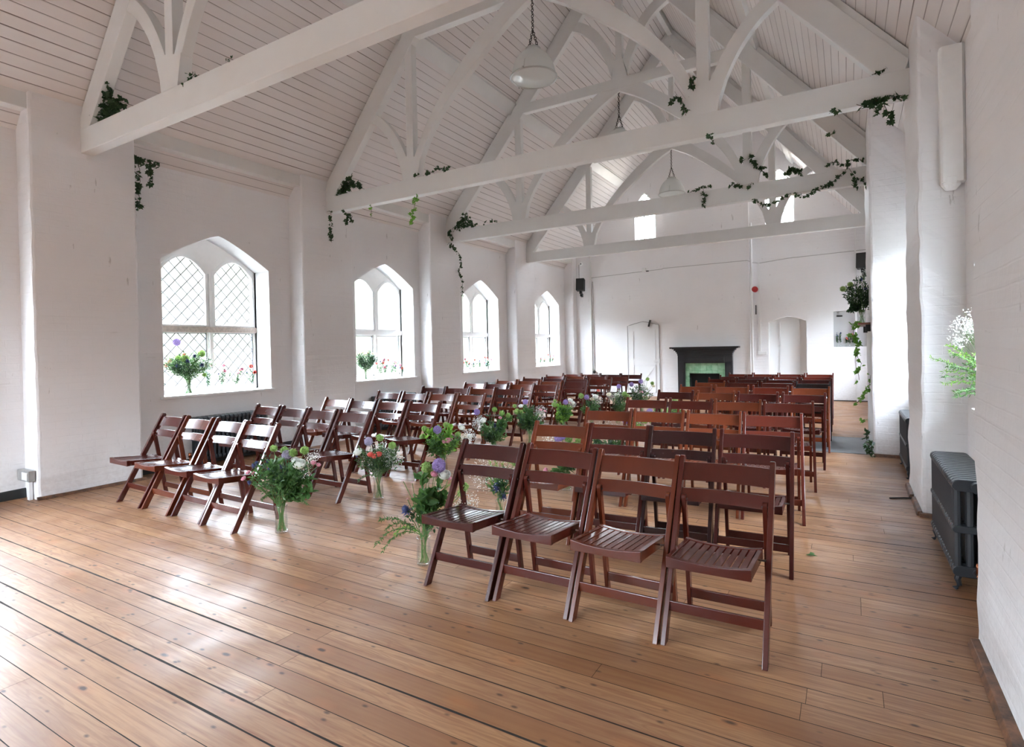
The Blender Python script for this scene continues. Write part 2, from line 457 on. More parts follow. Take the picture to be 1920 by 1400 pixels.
def pier(mb, x_wall, x_face, y0, y1, rough=.004, seed=0, ch=.025):
    """brick pier with worn corners, top cut to the ceiling slope"""
    s = 1 if x_face > x_wall else -1
    ring = [(x_wall-s*.02, y0), (x_face-s*ch, y0), (x_face-s*ch*.3, y0+ch*.3), (x_face, y0+ch), (x_face, y1-ch), (x_face-s*ch*.3, y1-ch*.3), (x_face-s*ch, y1), (x_wall-s*.02, y1)]
    nz = 60; vs = []; fs = []; n = len(ring)
    for k in range(nz+1):
        for i, (x, y) in enumerate(ring):
            t = k/nz; z = t*(zc(x)+.03)
            if 0 < i < n-1:
                nn = noise.noise_vector(V((x*3+seed, y*3, z*7)))
                x2 = x+nn.x*rough*2; y2 = y+nn.y*rough*2
            else: x2, y2 = x, y
            vs.append((x2, y2, z))
    for k in range(nz):
        for i in range(n-1): fs.append((k*n+i, k*n+i+1, (k+1)*n+i+1, (k+1)*n+i))
    fs.append(tuple(nz*n+i for i in range(n)))
    mb.add(vs, fs)

WL = [(-2.5, -1.0, .885, 2.55, 2.93), (.58, 2.06, .885, 2.55, 2.93), (3.70, 5.17, .885, 2.55, 2.93), (6.80, 8.28, .885, 2.55, 2.93), (9.87, 11.32, .885, 2.55, 2.93), (13.15, 14.59, .885, 2.58, 2.94)]
WR = [(3.66, 5.12, .885, 2.55, 2.93), (6.66, 7.92, .885, 2.55, 2.93), (10.6, 11.9, .885, 2.55, 2.93), (13.1, 14.5, .885, 2.55, 2.93)]
mb = side_wall('wall_left', XL, 1, WL, zc(XL)+.04)
for i, (a, b) in enumerate([(-3.9, -2.9), (-.75, .3), (2.35, 3.31), (5.53, 6.50), (8.47, 9.42), (11.71, 12.62), (14.97, 15.22)]): pier(mb, XL, XLP, a, b, seed=i)
mb.box(-7.6, XL, YB-.1, YB, 0, 4.2)
struct(mb.build('wall_left', [M['brick'], M['reveal']]))
mb = side_wall('wall_right', XR, -1, WR, zc(XR)+.04)
for i, (a, b, f) in enumerate([(-3.9, -2.9, XRP), (-.75, .3, XRP), (2.2, 3.27, XRP), (5.44, 6.52, XRP), (11.9, 12.8, XRP), (14.97, 15.22, XRP)]): pier(mb, XR, f, a, b, seed=20+i, rough=.006)
pier(mb, XR, .25, 8.03, 9.85, seed=31, rough=.005)
struct(mb.build('wall_right', [M['brick'], M['reveal']]))

# far gable wall with two lancets and shallow recesses
GW = [(-4.99, -4.42, 4.26, 5.2, 5.54), (-1.69, -1.05, 4.26, 5.25, 5.60)]
mb = MB()
holes = [(-1.66, -.83, 0.0, 1.90, 2.02), (-.27, .43, 1.26, 2.09, 2.10)]
cuts = sorted(set([XL-.3, XC, XR+.3]+[q for h in GW+holes for q in h[:2]]))
def gcells(x):
    zs = [(-.02, None)]
    hs = [(h[2], arch(x-(h[0]+h[1])/2, (h[1]-h[0])/2, h[3], h[4])) for h in holes+GW if h[0] < x < h[1]]
    out = []; z = -.02
    for a, b in sorted(hs): out.append((z, a)); z = b
    out.append((z, zc(x)+.05)); return out
for a, b in zip(cuts[:-1], cuts[1:]): strips(mb, 'y', YE, lin(a, b, 14), gcells)
def reveal_y(mb, h, y0, y1, floor=True, back=False):
    (a, b, zs, sp, ap) = h
    o = [(a, zs)]+[(x, arch(x-(a+b)/2, (b-a)/2, sp, ap)) for x in lin(a, b, 14)]+[(b, zs)]
    for p, q in zip(o[:-1], o[1:]): mb.add([(p[0], y0, p[1]), (q[0], y0, q[1]), (q[0], y1, q[1]), (p[0], y1, p[1])], [(0, 1, 2, 3)])
    if floor: mb.add([(a, y0, zs), (b, y0, zs), (b, y1, zs), (a, y1, zs)], [(0, 1, 2, 3)])
mb.m(1)
for h in GW: reveal_y(mb, h, YE, YE+.3)
for h in holes: reveal_y(mb, h, YE, YE+(.24 if h[0] < -1 else .14))
# brick chimney breast
mb.m(0)
mb.prism([(-4.19, 0), (-3.53, 0), (-3.53, .63), (-2.81, .63), (-2.81, 0), (-2.06, 0), (-2.06, zc(-2.06)+.02), (XC, zc(XC)), (-4.19, zc(-4.19)+.02)], 'y', YE-.12, YE+.02)
struct(mb.build('wall_back', [M['brick'], M['reveal']]))
# wall behind the camera: two large arched windows
BW = [(-6.0, -4.6, 1.4, 3.3, 3.8), (-3.9, -2.5, 1.4, 3.3, 3.8)]
mb = MB(); cuts = sorted(set([XL-.3, XC, XR+.3]+[q for h in BW for q in h[:2]]))
def bcells(x):
    hs = [(h[2], arch(x-(h[0]+h[1])/2, (h[1]-h[0])/2, h[3], h[4])) for h in BW if h[0] < x < h[1]]
    out = []; z = -.02
    for a, b in sorted(hs): out.append((z, a)); z = b
    out.append((z, zc(x)+.05)); return out
for a, b in zip(cuts[:-1], cuts[1:]): strips(mb, 'y', YB, lin(a, b, 14), bcells)
mb.m(1)
for h in BW: reveal_y(mb, h, YB, YB-.3)
struct(mb.build('wall_front', [M['brick'], M['reveal']]))

# ------------------------------------------------------------------ windows
WN = [0]
def long_window(a, b, zs, sp, ap, X, dirn, leaded, visible=True):
    """two-light window: stone tracery plate, transom, casements, glass, leading, sill"""
    WN[0] += 1
    XG = X-dirn*.33
    root = bpy.data.objects.new('window_%d' % WN[0], None); root.location = (X, (a+b)/2, zs); C.objects.link(root); struct(root)
    a2 = a+.10; mid = a2+.055+(b-a2)/2-.045
    L1 = (a2+.030, mid-.034); L2 = (mid+.034, b-.022)
    lsp, lap = 2.49, 2.69
    tr0, tr1 = 1.685, 1.765
    ys = lin(a2-.02, L1[0], 2)
    mb = MB()
    def cells(y):
        top = arch(y-(a2+b)/2, (b-a2)/2+.05, sp+.02, ap+.06)
        for (p, q) in (L1, L2):
            if p < y < q: return [(zs-.01, zs+.05), (tr0, tr1), (arch(y-(p+q)/2, (q-p)/2, lsp, lap, 1.9), max(top, lap+.02))]
        return [(zs-.01, max(top, 2.5))]
    # plate front and back with edge faces
    for xx in (XG, XG-dirn*.07):
        for (p, q, n) in ((a2-.02, L1[0], 2), (L1[0], L1[1], 16), (L1[1], L2[0], 2), (L2[0], L2[1], 16), (L2[1], b+.02, 2)):
            strips(mb, 'x', xx, lin(p, q, n), cells)
    for (p, q) in (L1, L2):
        o = [(p, tr1)]+[(y, arch(y-(p+q)/2, (q-p)/2, lsp, lap, 1.9)) for y in lin(p, q, 16)]+[(q, tr1), (p, tr1)]
        for u, w in zip(o[:-1], o[1:]): mb.add([(XG, *u), (XG, *w), (XG-dirn*.07, *w), (XG-dirn*.07, *u)], [(0, 1, 2, 3)])
        o = [(p, zs+.05), (p, tr0), (q, tr0), (q, zs+.05), (p, zs+.05)]
        for u, w in zip(o[:-1], o[1:]): mb.add([(XG, *u), (XG, *w), (XG-dirn*.07, *w), (XG-dirn*.07, *u)], [(0, 1, 2, 3)])
    # projecting transom and mullion, weathered on the leaded window
    mb.build('stone_tracery', M['stone'], root)
    mb = MB(); mb.box(min(XG, XG+dirn*.03), max(XG, XG+dirn*.03), a2, b, tr0-.005, tr1-.01)
    mb.build('transom', M['rust'] if leaded else M['stone'], root)
    mb = MB(); mb.box(min(XG, XG+dirn*.025), max(XG, XG+dirn*.025), mid-.022, mid+.022, zs+.02, tr0-.005)
    mb.box(min(XG, XG+dirn*.02), max(XG, XG+dirn*.02), mid-.018, mid+.018, tr1-.01, lsp-.02)
    mb.build('mullion', M['stone'], root)
    # glass and leading
    xg = XG-dirn*.035
    for (p, q) in (L1, L2):
        n = 12
        arc = [(y, arch(y-(p+q)/2, (q-p)/2, lsp, lap, 1.9)) for y in lin(p, q, n)]
        up = [(p, tr1)]+arc+[(q, tr1)]
        MB().prism(up, 'x', xg-.002, xg+.002).build('pane', M['glass'], root)
        MB().prism([(p, zs+.05), (p, tr0), (q, tr0), (q, zs+.05)], 'x', xg-.002, xg+.002).build('pane', M['glass'], root)
        # white moulded frame standing proud round the arched light
        fw = .030; mbf = MB(); x0, x1 = sorted((XG-dirn*.02, XG+dirn*.012))
        inn = [(p+fw, tr1+fw*.4)]+[(p+fw+(y-p)*(q-p-2*fw)/(q-p), z-fw) for y, z in arc]+[(q-fw, tr1+fw*.4)]
        outp = [(p-.006, tr1)]+[(y+(-.006 if i_ == 0 else .006 if i_ == n else 0), z+.006) for i_, (y, z) in enumerate(arc)]+[(q+.006, tr1)]
        kk = len(inn)
        for xx in (x0, x1): mbf.add([(xx, *u) for u in outp]+[(xx, *u) for u in inn], [(i_, (i_+1) % kk, kk+(i_+1) % kk, kk+i_) for i_ in range(kk)])
        for ring in (inn, outp): mbf.add([(x0, *u) for u in ring]+[(x1, *u) for u in ring], [(i_, (i_+1) % kk, kk+(i_+1) % kk, kk+i_) for i_ in range(kk)])
        mbf.build('light_frame', M['reveal'], root)
        # metal casement round the lower light
        w = .028 if not leaded else .014
        mb = MB(); x0, x1 = sorted((xg-dirn*.012, xg+dirn*.016))
        mb.box(x0, x1, p, q, tr0-w, tr0); mb.box(x0, x1, p, q, zs+.05, zs+.05+w); mb.box(x0, x1, p, p+w, zs+.05, tr0); mb.box(x0, x1, q-w, q, zs+.05, tr0)
        mb.m(1)
        e = .007
        mb.box(x0-.001, x1+.001, p+w, q-w, tr0-w-e, tr0-w); mb.box(x0-.001, x1+.001, q-w-e, q-w, zs+.05+w, tr0-w)
        mb.build('casement', [M['stone'], M['lead']], root)
        if leaded:
            mb = MB(); dy, dz = .152, .166; r = .006
            def zcap(y, z0): return
            for (z0, ztopf) in ((tr1, lambda y: arch(y-(p+q)/2, (q-p)/2, lsp, lap, 1.9)), (zs+.05, lambda y: tr0)):
                for sg in (-1, 1):
                    for k in range(-14, 18):
                        # line z = z0 + sg*(y-p)*dz/dy + k*dz*... clipped against the light
                        pts = []
                        for t in lin(p, q, 40):
                            z = z0+sg*(t-p)*(dz/dy)+k*dz
                            if z0 <= z <= ztopf(t): pts.append((xg+dirn*.004, t, z))
                        if len(pts) > 1: mb.tube([pts[0], pts[-1]], r, 4)
            mb.build('lead_lattice', M['lead'], root)
    # sill board
    x0, x1 = sorted((X+dirn*.025, XG))
    mb = MB().box(x0, x1, a-.045, b+.045, zs-.03, zs+.001)
    mb.build('sill', M['reveal'], root, bevel=.006)
    return root
for i, w in enumerate(WL): long_window(*w, XL, 1, i == 2)
for i, w in enumerate(WR): long_window(*w, XR, -1, i == 0)
def gable_window(h, y, s):
    WN[0] += 1
    (a, b, zs, sp, ap) = h
    root = bpy.data.objects.new('window_%d' % WN[0], None); root.location = ((a+b)/2, y, zs); C.objects.link(root); struct(root)
    o = [(a, zs)]+[(x, arch(x-(a+b)/2, (b-a)/2, sp, ap)) for x in lin(a, b, 12)]+[(b, zs)]
    MB().prism(o, 'y', y+s*.2, y+s*.204).build('pane', M['glass'], root)
    mb = MB(); w = .035
    inn = [(a+w, zs+w)]+[(a+w+(x-a)*(b-a-2*w)/(b-a), arch(x-(a+b)/2, (b-a)/2, sp, ap)-w) for x in lin(a, b, 12)]+[(b-w, zs+w)]
    n = len(o)
    for yy in (y+s*.16, y+s*.22):
        mb.add([(p[0], yy, p[1]) for p in o]+[(p[0], yy, p[1]) for p in inn], [(i, (i+1) % n, n+(i+1) % n, n+i) for i in range(n)])
    mb.add([(p[0], y+s*.16, p[1]) for p in inn]+[(p[0], y+s*.22, p[1]) for p in inn], [(i, (i+1) % n, n+(i+1) % n, n+i) for i in range(n)])
    m = (a+b)/2
    if s < 0: mb.box(m-.03, m+.03, y+s*.22, y+s*.16, zs, ap-.03); mb.box(a, b, y+s*.22, y+s*.16, zs+1.2, zs+1.26)
    else: mb.box(a+.20, a+.235, y+.16, y+.22, zs, ap-.15)
    mb.build('window_frame', M['stone'], root)
for h in GW: gable_window(h, YE, 1)
for h in BW: gable_window(h, YB, -1)

# wall plates and purlins, ridge
TN = [0]
def trim(mb, m, bevel=0.):
    TN[0] += 1; return struct(mb.build('trim_%d' % TN[0], m, bevel=bevel))
for s in (-1, 1):
    f = lambda x: XC+s*(x-XC)*-1 if s > 0 else x
    xs = [-6.80, -6.97]
    P = [(-6.80, 3.80), (-6.80, zc(-6.80)+.02), (-6.98, zc(-6.98)+.02), (-6.98, 3.80)]
    if s < 0: trim(MB().prism(P, 'y', YB, YE), M['paint'], .004)
    P = [(-5.29, zc(-5.29)+.02), (-5.17, zc(-5.17)+.02), (-5.09, 5.80), (-5.09, 5.72), (-5.20, 5.60)]
    P = [(-5.31, zc(-5.31)+.02), (-5.26, zc(-5.31)-.04), (-5.13, zc(-5.17)-.03), (-5.16, zc(-5.16)+.02)]
    if s > 0: P = [(2*XC-x, z) for x, z in P]
    trim(MB().prism(P, 'y', YB, YE), M['paint'], .004)
trim(MB().prism([(XC-.05, zc(XC)-.02), (XC+.05, zc(XC)-.02), (XC+.05, zc(XC)-.20), (XC-.05, zc(XC)-.20)], 'y', YB, YE), M['paint'], .004)

# ------------------------------------------------------------------ roof trusses
def mirror(pts): return [(2*XC-x, z) for x, z in pts][::-1]
def curve_band(outer, inner): return outer+inner[::-1]
def smooth(pts, n=6):
    """Catmull-Rom through 2D points"""
    P = [pts[0]]+list(pts)+[pts[-1]]; out = []
    for i in range(1, len(P)-2):
        p0, p1, p2, p3 = [V(q) for q in P[i-1:i+3]]
        for k in range(n):
            t = k/n
            out.append(tuple(.5*((2*p1)+(-p0+p2)*t+(2*p0-5*p1+4*p2-p3)*t*t+(-p0+3*p1-3*p2+p3)*t**3)))
    out.append(tuple(pts[-1])); return out
def make_truss(Y, label):
    T = .11; y0, y1 = Y, Y+T
    t = thing('roof_truss', (XC, Y, 3.49), label, 'roof truss', 'painted timber roof trusses')
    B = .006; P = M['paint']
    MB().box(-6.85, .51, y0-.003, y1+.003, 3.49, 3.73).build('tie_beam', P, t, bevel=B)
    # packing blocks on the tie beam
    for s in (-1, 1):
        S = (lambda L: L) if s < 0 else mirror
        zu = lambda x: 4.196+1.167*(x+6.228)
        # principal rafter, then thinner common rafter above it
        MB().prism(S([(-6.74, zu(-6.74)), (-6.64, 3.60), (-6.64, zu(-6.64)), (XC, zu(XC)), (XC, zu(XC)+.33), (-6.82, zu(-6.82)+.33), (-6.82, 3.56)] if False else
                     [(-6.80, 3.70), (-6.62, 3.70), (XC, zu(XC)), (XC, zu(XC)+.32), (-6.83, zu(-6.83)+.32)]), 'y', y0, y1).build('principal_rafter', P, t, bevel=B)
        MB().prism(S([(-6.83, zu(-6.83)+.325), (XC, zu(XC)+.325), (XC, zc(XC)-.016), (-6.83, zc(-6.83)-.016)]), 'y', y0+.02, y1-.02).build('common_rafter', P, t)
        # queen post
        MB().prism(S([(-5.172, 3.9), (-5.050, 3.9), (-5.050, 5.66), (-5.172, 5.42)]), 'y', y0+.004, y1-.004).build('queen_post', P, t, bevel=.004)
        # flared foot block
        MB().prism(S([(-5.250, 3.725), (-4.990, 3.725), (-4.972, 3.80), (-4.925, 4.0), (-5.046, 4.02), (-5.176, 4.05), (-5.337, 4.06), (-5.268, 3.85)]), 'y', y0+.002, y1-.002).build('post_foot', P, t)
        # curved strut from post foot out to rafter
        out_ = smooth([(-5.176, 4.04), (-5.29, 4.26), (-5.431, 4.47), (-5.60, 4.65), (-5.80, 4.80)])
        inn_ = smooth([(-5.337, 4.05), (-5.41, 4.20), (-5.503, 4.349), (-5.66, 4.53), (-5.86, 4.68)])
        MB().prism(S(curve_band(out_, inn_)), 'y', y0+.006, y1-.006).build('curved_strut', P, t, bevel=.003)
        # arch brace from post foot up to collar centre
        inn_ = smooth([(-4.925, 3.99), (-4.79, 4.24), (-4.57, 4.53), (-4.30, 4.79), (-4.08, 4.965), (-3.80, 5.19), (-3.50, 5.405), (XC, 5.585)])
        out_ = smooth([(-5.046, 4.006), (-4.86, 4.36), (-4.63, 4.67), (-4.38, 4.94), (-4.02, 5.27), (-3.72, 5.50), (-3.50, 5.65), (XC, 5.66)])
        MB().prism(S(curve_band(out_, inn_)), 'y', y0+.008, y1-.008).build('arch_brace', P, t, bevel=.003)
        # upper curved brace from king post to rafter
        out_ = smooth([(-3.24, 6.08), (-3.36, 6.40), (-3.56, 6.70), (-3.78, 6.88), (-3.98, 6.97)])
        inn_ = smooth([(-3.31, 5.86), (-3.40, 6.12), (-3.60, 6.48), (-3.80, 6.70), (-4.05, 6.84)])
        MB().prism(S(curve_band(out_, inn_)), 'y', y0+.008, y1-.008).build('upper_brace', P, t, bevel=.003)
    MB().box(-5.22, 2*XC+5.22, y0+.002, y1-.002, 5.63, 5.80).build('collar', P, t, bevel=B)
    MB().prism([(-3.31, 5.79), (-3.24, 6.09), (-3.225, 6.12), (-3.225, 7.75), (-3.115, 7.75), (-3.115, 6.12), (-3.10, 6.09), (-3.03, 5.79)], 'y', y0+.004, y1-.004).build('king_post', P, t)
    return t
TY = [2.79, 5.99, 8.98, 12.23]
for y, l in zip(TY, ['nearest roof truss, its big tie beam cutting across the upper left corner',
                     'second roof truss from the camera, tie beam reaching the right brick pier',
                     'third roof truss back, ivy trailing along the right of its tie beam',
                     'farthest roof truss, plain tie beam just before the gable wall']):
    make_truss(y, l)
t1 = None

# ------------------------------------------------------------------ folding chairs
W2 = .2275     # half width outside the posts
def seg_bar(mb, p0, p1, x0, x1, d, round_top=True, flat_bottom=True):
    """timber in the YZ plane from p0 to p1, depth d, extruded in x; top rounded, foot cut level with the floor"""
    a, b = V(p0), V(p1); t = (b-a).normalized(); n = V((-t.y, t.x))
    pts = []
    if flat_bottom:
        k = t.x/t.y
        for s in (-1, 1):
            q = a+n*d/2*s; q = q-t*(q.y/t.y) if True else q
            pts.append((q.x, 0.0))
        lo, hi = pts
    else:
        lo = tuple(a-n*d/2); hi = tuple(a+n*d/2)
    poly = [lo, tuple(b-n*d/2)] if not round_top else [lo]
    if round_top:
        for k in range(9):
            w = -pi/2+pi*k/8
            q = b-t*d*.45+t*(d*.45*cos(w))+n*(d/2*sin(w)); poly.append(tuple(q))
    else: poly.append(tuple(b+n*d/2))
    poly.append(hi)
    mb.prism(poly, 'x', x0, x1); return mb

def make_chair():
    root = thing('folding_chair', (0, 0, 0), None, 'chair')
    wd = M['wood']
    for s in (-1, 1):
        xa, xb = sorted((s*W2, s*(W2-.024)))
        seg_bar(MB(), (0, 0), (.425, .80), xa, xb, .045).build('front_leg', wd, root, bevel=.003)
        xa, xb = sorted((s*(W2-.027), s*(W2-.049)))
        seg_bar(MB(), (.41, 0), (.312, .625), xa, xb, .034).build('rear_leg', wd, root, bevel=.003)
    # backrest slats: bow backwards in the middle
    def post_y(z): return z*.425/.80
    for (z0, z1) in ((.683, .768), (.588, .648)):
        mb = MB(); n = 14; xs = lin(-W2+.018, W2-.018, n); vs = []
        for x in xs:
            bow = .030*(1-(x/W2)**2)
            for (z, dy) in ((z0, -.006), (z1, -.006), (z1, .006), (z0, .006)):
                vs.append((x, post_y(z)+bow+dy-.004, z))
        fs = [(0, 1, 2, 3), (4*n+3, 4*n+2, 4*n+1, 4*n)]
        for i in range(n):
            for k in range(4): fs.append((4*i+k, 4*i+(k+1) % 4, 4*i+4+(k+1) % 4, 4*i+4+k))
        mb.add(vs, fs).build('back_slat', wd, root, bevel=.002)
    # seat: dished front and rear rails, side rails, slats running front to back
    hw = .178; yf, yb = -.085, .300
    def zs(y): return .437-(y-yf)*(.437-.408)/(yb-yf)
    def dip(x): return .016*(1-(x/hw)**2)
    mb = MB()
    for (ya, yb_) in ((yf, yf+.026), (yb-.024, yb)):
        n = 10; vs = []
        for x in lin(-hw, hw, n):
            zt = zs(ya)-dip(x)+.003; zb = zs(ya)-.048
            vs += [(x, ya, zb), (x, ya, zt), (x, yb_, zt), (x, yb_, zb)]
        fs = [(0, 1, 2, 3), (4*n+3, 4*n+2, 4*n+1, 4*n)]
        for i in range(n):
            for k in range(4): fs.append((4*i+k, 4*i+(k+1) % 4, 4*i+4+(k+1) % 4, 4*i+4+k))
        mb.add(vs, fs)
    for s in (-1, 1):
        xa, xb = sorted((s*hw, s*(hw-.02)))
        mb.add([(x, y, z) for x in (xa, xb) for (y, z) in ((yf+.024, zs(yf)-.046), (yb-.02, zs(yb)-.046), (yb-.02, zs(yb)), (yf+.024, zs(yf)))],
               [(0, 1, 2, 3), (7, 6, 5, 4), (0, 4, 5, 1), (1, 5, 6, 2), (2, 6, 7, 3), (3, 7, 4, 0)])
    ns = 9; pitch = (2*hw-.044)/ns
    for k in range(ns):
        xa = -hw+.022+k*pitch+.0035; xb = xa+pitch-.007
        vs = [(x, y, zs(y)-dip(x)+dz) for x in (xa, xb) for (y, dz) in ((yf+.022, -.012), (yb-.02, -.012), (yb-.02, 0), (yf+.022, 0))]
        mb.add(vs, [(0, 1, 2, 3), (7, 6, 5, 4), (0, 4, 5, 1), (1, 5, 6, 2), (2, 6, 7, 3), (3, 7, 4, 0)])
    mb.build('seat', wd, root, bevel=.0018)
    # stretchers
    MB().box(-W2+.02, W2-.02, .068, .082, .125, .172).build('front_stretcher', wd, root, bevel=.002)
    MB().box(-W2+.047, W2-.047, .386, .401, .070, .118).build('rear_stretcher', wd, root, bevel=.002)
    # steel rods: seat pivot and leg pivot
    tag(MB().tube([(-W2+.01, .205, .385), (W2-.01, .205, .385)], .0045, 8).build('pivot_rod', M['steel'], root, smooth=True), 'thin steel seat pivot rod')
    mb = MB()
    for s in (-1, 1): mb.tube([(s*(W2-.054), .318, .60), (s*(W2+.001), .318, .60)], .005, 8)
    mb.build('hinge_bolt', M['chain'], root, smooth=True)
    return root

chair0 = make_chair()
rng = random.Random(4)
first = [True]
TONES = [(.066, .0090, .0050), (.078, .0115, .0055), (.046, .0068, .0050), (.112, .0205, .0065), (.022, .0048, .0046), (.135, .0280, .0090)]
def place_chair(x, y, rz, tone, label, group):
    c = chair0 if first[0] else copy_tree(chair0)
    first[0] = False
    c.location = (x, y, 0); c.rotation_euler = (0, 0, rz)
    tag(c, label, 'chair', group)
    for ch in c.children: ch.color = (*tone, 1)
    c.color = (*tone, 1)

ORD = ['front', 'second', 'third', 'fourth', 'fifth', 'sixth', 'seventh', 'eighth', 'ninth', 'back']
# right block: x of outer right edge, y of front feet at right end, slope towards left end
RR = [(-.305, 2.60, -.004), (-.286, 3.66, .05), (-.285, 4.75, .07), (-.255, 5.88, .06), (-.215, 6.95, 0.), (-.195, 8.03, 0.), (-.20, 8.98, .02), (-.21, 9.93, 0.), (-.215, 10.80, .02), (-.225, 11.72, .01)]
PR = [.466, .466, .468, .478, .492, .492, .485, .482, .464, .464]
placeR = ['beside the right-hand wall passage', 'second from the wall side', 'second from the centre aisle', 'on the centre aisle']
tone_fix = {(0, 0): 1, (0, 1): 3, (0, 2): 1, (0, 3): 2, (1, 1): 4, (1, 0): 2}
for r, (xr, yf_, sl) in enumerate(RR):
    for k in range(4):
        x = xr-W2-k*PR[r]; y = yf_-sl*(k*PR[r])
        t = TONES[tone_fix.get((r, k), rng.choice([0, 1, 1, 2, 3, 0, 5] if r < 5 else [0, 1, 2, 3, 5, 4, 1]))]
        nm = 'dark-stained slatted folding chair, %s row of right block, %s' % (ORD[r], placeR[k])
        place_chair(x, y+rng.uniform(-.02, .02), atan2(sl, 1)+rng.uniform(-.02, .02), t, nm, 'folding chairs in the right-hand block')
# left block: x of outer left edge, y of front feet there, slope over x, pitch
LR = [(-5.99, 2.70, -.04, .488), (-5.93, 3.70, -.05, .49), (-5.84, 4.65, -.02, .485), (-5.98, 5.79, -.01, .485), (-5.95, 6.80, .03, .461), (-5.91, 7.88, 0., .475), (-5.78, 8.74, 0., .475), (-5.68, 9.55, -.03, .49), (-5.60, 10.45, 0., .47), (-5.55, 11.2, .01, .459)]
placeL = ['beside the window wall', 'second from the window wall', 'second from the centre aisle', 'on the centre aisle']
for r, (xl, yf_, sl, pt) in enumerate(LR):
    for k in range(4):
        x = xl+W2+k*pt; y = yf_+sl*k*pt
        t = TONES[rng.choice([0, 0, 1, 2, 1, 3])]
        nm = 'dark-stained slatted folding chair, %s row of left block, %s' % (ORD[r], placeL[k])
        place_chair(x, y+rng.uniform(-.02, .02), atan2(sl, 1)+rng.uniform(-.015, .015), t, nm, 'folding chairs in the left-hand block')

# ------------------------------------------------------------------ cast iron radiators
def make_radiator(X, dirn, y0, n, label, valve_end=-1, pitch=.057, H=.61, depth=.215):
    """dirn: direction (x) the radiator front faces; X = front face"""
    root = thing('column_radiator', (X-dirn*depth/2, y0+n*pitch/2, 0), label, 'radiator', 'cast iron column radiators')
    cx = X-dirn*depth/2
    def section(y):
        mb = MB(); t = pitch*.37; z0 = .075
        # rounded end-plate outline ring: top bar, middle bar, bottom bar
        def bar(za, zb, rr):
            pts = []
            hx = depth/2
            for (sx, sz, a0) in ((1, 1, 0), (-1, 1, pi/2), (-1, -1, pi), (1, -1, 3*pi/2)):
                for k in range(4):
                    w = a0+pi/2*k/3
                    pts.append((cx+sx*(hx-rr)+rr*cos(w), (zb-rr if sz > 0 else za+rr)+rr*sin(w)))
            mb.prism(pts, 'y', y-t, y+t)
        bar(H-.065, H, .030); bar(z0, z0+.06, .025); bar(.315, .355, .018)
        for k in range(4):
            xx = cx-depth/2+.024+k*(depth-.048)/3
            vs = []; fs = []; m = 8
            for z in (z0+.03, H-.035):
                for j in range(m):
                    w = 2*pi*j/m; vs.append((xx+.018*cos(w), y+t*.78*sin(w), z))
            fs = [(j, (j+1) % m, m+(j+1) % m, m+j) for j in range(m)]
            mb.add(vs, fs)
        return mb
    s0 = section(y0+pitch/2).build('radiator_section', M['radiator'], root, bevel=.004)
    for k in range(1, n):
        c = s0.copy(); C.objects.link(c); c.parent = root; c.location.y = k*pitch
    mb = MB()
    mb.tube([(cx, y0, H-.035), (cx, y0+n*pitch, H-.035)], .022, 10); mb.tube([(cx, y0, .105), (cx, y0+n*pitch, .105)], .022, 10)
    mb.build('nipple_port', M['radiator'], root)
    for yy in (y0+pitch*.5, y0+(n-.5)*pitch):
        for s in (-1, 1):
            x0 = cx+s*(depth/2-.035)
            MB().tube([(x0, yy, .095), (x0+s*.012, yy, .055), (x0+s*.004, yy, .025), (x0+s*.022, yy, .0)], [.018, .016, .013, .018], 8).build('radiator_foot', M['radiator'], root)
    ye = y0-.02 if valve_end < 0 else y0+n*pitch+.02; sg = -1 if valve_end < 0 else 1
    mb = MB()
    mb.tube([(cx, ye-sg*.02, H-.035), (cx, ye+sg*.018, H-.035)], .03, 12)
    mb.build('end_plug', M['radiator'], root)
    mb = MB()
    mb.tube([(cx, ye-sg*.02, .105), (cx, ye+sg*.045, .105)], .013, 8); mb.tube([(cx, ye+sg*.045, .0), (cx, ye+sg*.045, .13)], .010, 8)
    mb.tube([(cx, ye+sg*.045, .13), (cx, ye+sg*.045, .185)], [.02, .017], 10); mb.tube([(cx, ye+sg*.045, .05), (cx, ye+sg*.045, .062)], .016, 8)
    tag(mb.build('radiator_valve', M['copper'], root, smooth=True), 'copper valve and pipe')
    return root
make_radiator(-6.82, 1, 3.98, 17, 'dark grey column radiator under the leaded window on the left')
make_radiator(-6.82, 1, 7.08, 17, 'dark grey column radiator under the second left-hand window, behind chairs')
make_radiator(-6.82, 1, 10.15, 17, 'dark grey column radiator under the third left-hand window, glimpsed between chair backs')
make_radiator(.485, -1, 3.90, 17, 'large dark grey column radiator in the near right-hand window recess')
make_radiator(.485, -1, 6.80, 15, 'dark grey column radiator in the right-hand recess behind the brick pier')

